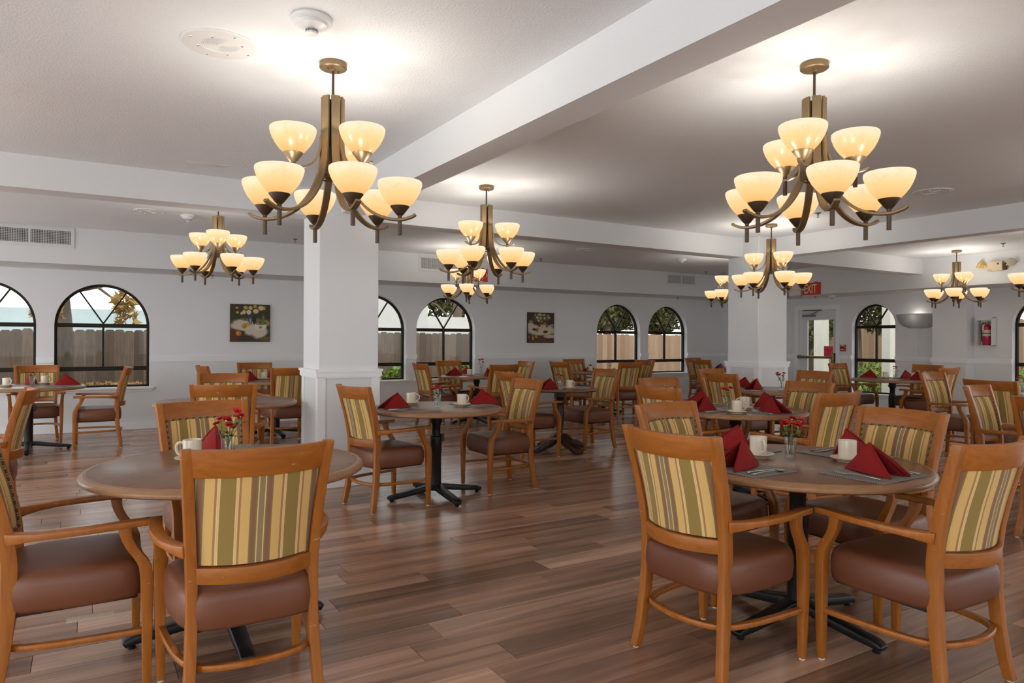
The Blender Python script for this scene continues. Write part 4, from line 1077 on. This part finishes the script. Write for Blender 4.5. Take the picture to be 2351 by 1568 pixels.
# pedestal table
t = thing('pedestal_table', 'small round table on a dark turned wooden pedestal with scrolled feet', 'table', (4.75, 6.72, 0), .06, group='round dining tables')
obj('table_top', lathe(new_bm(), [(0, ZT - .03), (.425, ZT - .03), (.44, ZT - .024), (.45, ZT - .014), (.446, ZT - .006), (.435, ZT), (0, ZT)], 64), 'table_laminate', t)
obj('pedestal', lathe(new_bm(), [(0, .12), (.058, .12), (.062, .16), (.040, .19), (.034, .22), (.038, .26), (.048, .34), (.054, .44), (.050, .52), (.042, .55), (.060, .57), (.060, .60), (.050, .62), (.066, .64), (.066, .70), (.16, .705), (.16, .712), (0, .712)], 16), 'pedestal_wood', t)
fp = [(0, 0, .15), (.06, 0, .165), (.10, 0, .14), (.16, 0, .095), (.22, 0, .092), (.27, 0, .065), (.33, 0, .045), (.37, 0, .03)]
bm = strap(new_bm(), fp, lambda i: Vector((0, 1, 0)), [.075, .075, .08, .085, .09, .095, .10, .10], [.10, .10, .09, .075, .08, .07, .055, .045])
me = mesh_of(bevel(bm, .008, 2, 40), 'scroll_foot', 50)
for k in range(4): obj('scroll_foot', me, 'pedestal_wood', t, rot=(0, 0, k * PI / 2))
TABLES['D'] = (4.76, 6.73, '', 'dark pedestal table', .45)

# ================================================================== PLACE SETTINGS
def build_napkin(mat='napkin_red'):
    t = thing('napkin', '', 'napkin', group='folded dinner napkins')
    h = .128
    A = Vector((0, .012, h))
    def panel(P, S, curve, thick):
        """triangle A, P (front corner), S (back corner), bulging outwards, with thickness"""
        P, S = Vector(P), Vector(S); n = 9; bm = new_bm(); nn = (P - A).cross(S - A).normalized()
        if nn.dot(Vector((P.x, 0, .0)) + Vector((0, 0, .01))) < 0: nn = -nn
        lay = []
        for off in (0, -thick):
            rows = []
            for i in range(n + 1):
                row = []
                for k in range(i + 1):
                    a = i / n; b = k / i if i else 0
                    p = A + (P - A) * (a * (1 - b)) + (S - A) * (a * b)
                    bul = curve * math.sin(PI * b) * a * (1 - .35 * a) * 2
                    p = p + nn * (bul + off); p.z = max(p.z, .0006)
                    row.append(bm.verts.new(p))
                rows.append(row)
            for i in range(n):
                for k in range(i + 1):
                    bm.faces.new((rows[i][k], rows[i + 1][k], rows[i + 1][k + 1]))
                    if k < i: bm.faces.new((rows[i][k], rows[i + 1][k + 1], rows[i][k + 1]))
            lay.append(rows)
        a, b = lay
        bd = [(i, 0) for i in range(n)] + [(n, k) for k in range(n)] + [(i, i) for i in range(n, 0, -1)]
        for (i, k), (p, q) in zip(bd, bd[1:] + bd[:1]):
            try: bm.faces.new((a[i][k], a[p][q], b[p][q], b[i][k]))
            except ValueError: pass
        return bm
    for s in (-1, 1):
        obj('panel', panel((s * .062, -.135, 0), (s * .012, .125, 0), .016, .006), mat, t, smooth=50)
        obj('inner_fold', panel((s * .044, -.118, 0), (s * .006, .11, 0), .010, .004), mat, t, smooth=50)
        bm = new_bm(); tube(bm, spline([A + Vector((0, 0, -.003)), (s * .036, -.062, h * .52), (s * .061, -.132, .006)], 5), .0038, 6); obj('rolled_edge', bm, mat, t)
    return t
NAP = build_napkin()
NAPP = build_napkin('napkin_plum')
def build_mug():
    t = thing('coffee_mug', '', 'mug', group='cream coffee mugs')
    obj('body', lathe(new_bm(), [(0, .004), (.030, .0), (.034, .001), (.0385, .006), (.0395, .012), (.0405, .088), (.0400, .0915), (.0385, .0915), (.0375, .088), (.0365, .014), (.030, .009), (0, .009)], 36), 'ceramic', t)
    bm = new_bm(); tube(bm, spline([(.039, 0, .076), (.054, 0, .079), (.066, 0, .066), (.067, 0, .046), (.058, 0, .027), (.039, 0, .021)], 5), .0062, 8)
    obj('handle', bm, 'ceramic', t)
    return t
MUG = build_mug()
SAUCER_ME = mesh_of(lathe(new_bm(), [(0, .004), (.036, .004), (.040, 0), (.044, .0), (.046, .004), (.068, .014), (.075, .019), (.074, .0205), (.066, .0175), (.045, .0085), (.040, .0075), (0, .0075)], 40), 'saucer')
def build_vase():
    t = thing('glass_tumbler', '', 'vase', group='tumblers used as flower vases')
    n = 32; prof = [(0, .001), (.023, .001), (.024, .004), (.0245, .020), (.0335, .1145), (.032, .1145), (.0225, .022), (.022, .017), (0, .016)]
    obj('glass', lathe(new_bm(), prof, n), 'tumbler_glass', t)
    obj('water', lathe(new_bm(), [(0, .0165), (.0215, .0175), (.022, .022), (.0278, .073), (.0268, .072), (0, .072)], n), 'water', t)
    bm = new_bm()
    for k in range(16):
        a = 2 * PI * k / 16
        tube(bm, [(.0246 * math.cos(a), .0246 * math.sin(a), .012), (.0282 * math.cos(a), .0282 * math.sin(a), .055)], .0013, 4)
    obj('flutes', bm, 'tumbler_glass', t)
    return t
VASE = build_vase()
def bloom_bm(r, seed, layers=3):
    q = random.Random(seed); bm = new_bm()
    for L in range(layers):
        npet = 5; tilt = (.25, .75, 1.2)[L] if layers == 3 else (.3, .9)[L]; rr = r * (1, .8, .55)[L]
        for k in range(npet):
            a = 2 * PI * k / npet + L * .6 + q.uniform(-.15, .15)
            M = Matrix.Rotation(a, 4, 'Z') @ Matrix.Rotation(-tilt + q.uniform(-.15, .15), 4, 'Y')
            pts = [(0, 0), (.35, -.34), (.75, -.44), (1.0, -.2), (1.02, .2), (.75, .44), (.35, .34)]
            vs_ = [bm.verts.new(M @ Vector((x * rr, y * rr, .22 * rr * math.sin(x * 2.2) - .12 * rr * abs(y)))) for x, y in pts]
            bm.faces.new(vs_)
    bmesh.ops.solidify(bm, geom=bm.faces[:], thickness=.0006)
    return bm
BLOOM = [mesh_of(bloom_bm(.025, s), 'bloom', 60) for s in range(3)]
CORE = mesh_of(lathe(new_bm(), [(0, -.004), (.004, -.002), (.005, .003), (.003, .006), (0, .007)], 8), 'stamen')
def leaf_bm(L):
    bm = new_bm(); pts = [(0, 0, 0), (.3, .22, .03), (.65, .24, .04), (1, 0, -.06), (.65, -.24, .04), (.3, -.22, .03)]
    bm.faces.new([bm.verts.new((x * L, y * L, z * L)) for x, y, z in pts]); bmesh.ops.solidify(bm, geom=bm.faces[:], thickness=.0005); return bm
LEAF = mesh_of(leaf_bm(.042), 'leaf', 60)
def spray(base, phrase, n, spread, hmin, hmax, mat, sd):
    q = random.Random(sd)
    t = thing('flower_spray', ('pink' if mat == 'petal_pink' else 'bright red') + ' flower spray in the tumbler on the ' + phrase, 'flowers', base, group='flower sprays')
    for k in range(n):
        lean = spread * (.35 + .65 * q.random()) if n > 1 else .012; az = 2 * PI * k / n + q.uniform(-.4, .4) + sd; h = q.uniform(hmin, hmax)
        d = Vector((math.cos(az), math.sin(az), 0)); top = d * lean + Vector((0, 0, h))
        pth = spline([d * -.008 + Vector((0, 0, .020)), d * .010 + Vector((0, 0, .09)), d * (lean * .55 + .008) + Vector((0, 0, h * .72)), top], 4)
        st = obj('stem', tube(new_bm(), pth, .0017, 5), 'leaf_green', t)
        b = obj('bloom', (BLOOM_P if mat == 'petal_pink' else BLOOM)[k % 3], None, t, top); b.rotation_euler = (q.uniform(-.3, .3), min(.9, lean * 9), az); b.scale = (q.uniform(.85, 1.15),) * 3
        obj('stamen', CORE, 'petal_core', b)
        for j in range(3): obj('leaf', LEAF, 'leaf_green', st, pth[5 + 2 * j], (0, -.5 + q.random() * .6, az + q.uniform(-2, 2)))
    return t
BLOOM_P = [m.copy() for m in BLOOM]
for m in BLOOM: m.materials.append(MAT['petal_red'])
for m in BLOOM_P: m.materials.append(MAT['petal_pink'])
def vase(x, y, phrase, n, mat='petal_red', hmin=.15, hmax=.19, spread=.045, sd=1):
    v = VASE if not VASE['label'] else dup(VASE)
    v.location = (x, y, ZT); v['label'] = 'clear glass tumbler of %s flowers on the %s' % ('pink' if mat == 'petal_pink' else 'red', phrase)
    spray((x, y, ZT), phrase, n, spread, hmin, hmax, mat, sd)
MAT_ME = mesh_of(bx((-.18, -.146, 0), (.18, .146, .003), .001), 'placemat', 0)
def cut_meshes():
    def flat(path, wid, thk): return mesh_of(bevel(strap(new_bm(), path, lambda i: Vector((1, 0, 0)), wid, thk), .0006), 'cutlery', 50)
    knife = flat([(0, -.10, .006), (0, -.03, .006), (0, -.01, .0055), (0, .03, .004), (0, .09, .004), (0, .112, .004)], [.012, .010, .011, .016, .015, .004], [.005, .005, .004, .0016, .0014, .001])
    sp = flat([(0, -.10, .005), (0, -.02, .008), (0, .035, .008), (0, .048, .006)], [.013, .007, .005, .008], [.003, .003, .003, .003])
    bm = new_bm(); rings = []
    for i in range(9):
        a = i / 8; yy = .046 + .056 * a; hw = .017 * math.sin(PI * min(.98, max(.06, a)) ** .85) + .001
        rings.append([(hw * math.cos(PI + PI * k / 8), yy, .0078 - .0065 * math.sin(PI * k / 8) * math.sin(PI * min(.97, max(.05, a)))) for k in range(9)])
    vr = [[bm.verts.new(p) for p in r] for r in rings]
    for a, b in zip(vr, vr[1:]):
        for k in range(8): bm.faces.new((a[k], a[k + 1], b[k + 1], b[k]))
    bmesh.ops.solidify(bm, geom=bm.faces[:], thickness=.0009)
    bowl = mesh_of(bm, 'spoon_bowl', 60)
    fk = flat([(0, -.10, .005), (0, -.02, .009), (0, .03, .008), (0, .045, .005), (0, .058, .004)], [.013, .007, .007, .018, .021], [.003, .003, .003, .002, .002])
    bm = new_bm()
    for k in range(4): strap(bm, [((-.0085 + .0057 * k), .057, .004), ((-.0085 + .0057 * k), .08, .0045), ((-.0082 + .0055 * k), .10, .009)], lambda i: Vector((1, 0, 0)), .0028, .0016)
    tines = mesh_of(bm, 'tines', 50)
    return knife, sp, bowl, fk, tines
KN, SPH, SPB, FKH, FKT = cut_meshes()
SIDE = {0: ('left', -PI / 2), 1: ('near', 0.0), 2: ('right', PI / 2), 3: ('far', PI)}   # where the sitter is; rotation of the sitter
def local(tk, side, fx, fy):
    x, y = TABLES[tk][:2]; rz = SIDE[side][1]
    return (x + math.cos(rz) * fx - math.sin(rz) * fy, y + math.sin(rz) * fx + math.cos(rz) * fy)
def lay(tk, side, cutlery=True, mat=True, nap=True, jitter=0, napkin=None, nrot=0, npos=None):
    ph = TABLES[tk][3]; sn, rz = SIDE[side]; q = random.Random(hash((tk, side)) % 1000 if False else ord(tk) * 7 + side)
    r0 = TABLES[tk][4]; fy = -(r0 - .195); z = ZT + .0006
    if mat:
        mx = local(tk, side, q.uniform(-.01, .01), fy)
        o = obj('placemat', MAT_ME, 'woven_mat', None, (*mx, z), (0, 0, rz + q.uniform(-.04, .04)))
        tag(o, 'grey woven placemat at the %s side of the %s' % (sn, ph), 'placemat', 'woven placemats')
    zz = z + (.0032 if mat else 0)
    if nap:
        src = napkin or NAP
        n_ = src if not src['label'] else dup(src)
        p = npos or local(tk, side, q.uniform(-.015, .015), fy + q.uniform(-.01, .02))
        n_.location = (*p, zz); n_.rotation_euler = (0, 0, rz + nrot + q.uniform(-.12, .12))
        n_['label'] = ('plum' if src is NAPP else 'dark red') + ' napkin on the %s side of the %s' % (sn, ph)
    if cutlery:
        def put(name, me, fx, dy, lab, extra=None, en=None, rr=0):
            o = obj(name, me, 'steel', None, (*local(tk, side, fx, fy + dy), zz), (0, 0, rz + rr + q.uniform(-.06, .06)))
            tag(o, '%s at the %s side of the %s' % (lab, sn, ph), name, 'table cutlery')
            if extra: obj(en, extra, 'steel', o)
        put('knife', KN, .105, 0, 'steel table knife')
        put('spoon', SPH, .14, -.01, 'steel teaspoon', SPB, 'spoon_bowl')
        put('fork', FKH, -.125, 0, 'steel dinner fork', FKT, 'tines')
def mug(tk, x, y, where, rz):
    ph = TABLES[tk][3]
    s = obj('saucer', SAUCER_ME, 'ceramic', None, (x, y, ZT + .0004)); tag(s, 'cream saucer under the %s mug on the %s' % (where, ph), 'saucer', 'cream saucers')
    m = MUG if not MUG['label'] else dup(MUG)
    m.location = (x, y, ZT + .0082); m.rotation_euler = (0, 0, rz); m['label'] = 'cream coffee mug at the %s of the %s' % (where, ph)
# right foreground table
for s in range(4): lay('R', s)
mug('R', 2.774, 2.271, 'far left', -2.0); mug('R', 3.038, 1.981, 'near right', .35)
vase(2.879, 2.168, TABLES['R'][3], 9, hmin=.145, hmax=.185, spread=.055, sd=3)
# table behind it
for s in range(4): lay('G', s)
mug('G', 4.30, 3.72, 'near left', -.6); mug('G', 4.63, 3.93, 'centre', 2.6); vase(4.335, 3.86, TABLES['G'][3], 4, spread=.04, sd=5)
# beside the left column
lay('C', 0); lay('C', 2, npos=(2.955, 5.33))
mug('C', 2.712, 5.258, 'right', .2); mug('C', 2.40, 5.60, 'far left', -.5); vase(2.473, 5.235, TABLES['C'][3], 7, spread=.04, sd=7, hmin=.14, hmax=.175)
# left foreground table
lay('L', 3, cutlery=False); mug('L', .42, 3.47, 'far left', 2.8); vase(.565, 3.43, TABLES['L'][3], 7, hmin=.15, hmax=.235, spread=.075, sd=9)
# front of the right column
lay('H', 0, npos=(6.60, 5.44)); lay('H', 3, cutlery=False); mug('H', 6.93, 5.72, 'far side', 1.0); vase(6.863, 5.30, TABLES['H'][3], 6, spread=.05, sd=11)
# far-left windows
lay('T', 3, cutlery=False, mat=False); lay('T', 2, cutlery=False); mug('T', -.40, 10.05, 'far side', .5); mug('T', -.745, 9.72, 'left', -.8); vase(-.509, 9.74, TABLES['T'][3], 3, spread=.02, sd=13, hmin=.13, hmax=.15)
# behind the left column
lay('N', 0, cutlery=False); lay('N', 3, cutlery=False); mug('N', 2.09, 9.90, 'left', 1.4)
# dark pedestal table
lay('D', 0, cutlery=False, mat=False, npos=(4.52, 6.60)); mug('D', 4.74, 6.52, 'centre', -.1); vase(4.60, 6.50, 'dark pedestal table', 3, spread=.035, sd=15, hmin=.14, hmax=.165)
# centre windows
lay('E', 0, cutlery=False); lay('E', 3, cutlery=False); lay('E', 1, cutlery=False); mug('E', 5.107, 9.65, 'centre', .6); vase(5.43, 9.86, TABLES['E'][3], 5, 'petal_pink', .17, .24, .05, 17)
# paired windows
lay('F', 3, cutlery=False, mat=False); mug('F', 7.72, 9.98, 'far left', 2.6); vase(8.00, 9.80, TABLES['F'][3], 3, spread=.03, sd=19)
tag(obj('table_card', bx((-.035, -.012, 0), (.035, .012, .06), .002), 'yellow_card', None, (8.09, 9.78, ZT + .0004)), 'small yellow card standing beside the vase on the far table', 'card')
# behind the right column
lay('I', 0, cutlery=False, mat=False, napkin=NAPP); mug('I', 10.93, 9.70, 'left', 2.6)
# near the exit door
lay('J', 3, cutlery=False); lay('J', 1, cutlery=False); lay('J', 2, cutlery=False); mug('J', 10.43, 6.18, 'far left', 1.1); mug('J', 10.60, 5.84, 'near right', 1.1); vase(10.58, 6.12, TABLES['J'][3], 3, spread=.045, sd=21)
# right edge tables
vase(8.66, 3.62, TABLES['M'][3], 4, spread=.05, sd=23); lay('K', 3, cutlery=False)
# little artificial flower on the sill behind the left column
t = thing('sill_ornament', 'tiny yellow and pink flower ornament on the window sill beside the left column', 'ornament', (4.30, YW - .02, .601))
obj('bloom', BLOOM_P[0], None, t, (0, 0, .05)); obj('bloom', mesh_of(bloom_bm(.022, 9), 'bloom', 60), 'yellow_card', t, (.02, -.01, .085)); obj('pot', lathe(new_bm(), [(0, 0), (.018, 0), (.024, .045), (0, .045)], 14), 'ceramic', t)
for src in (NAP, NAPP, MUG, VASE):
    if not src['label']:
        for c in list(src.children): bpy.data.objects.remove(c)
        bpy.data.objects.remove(src)
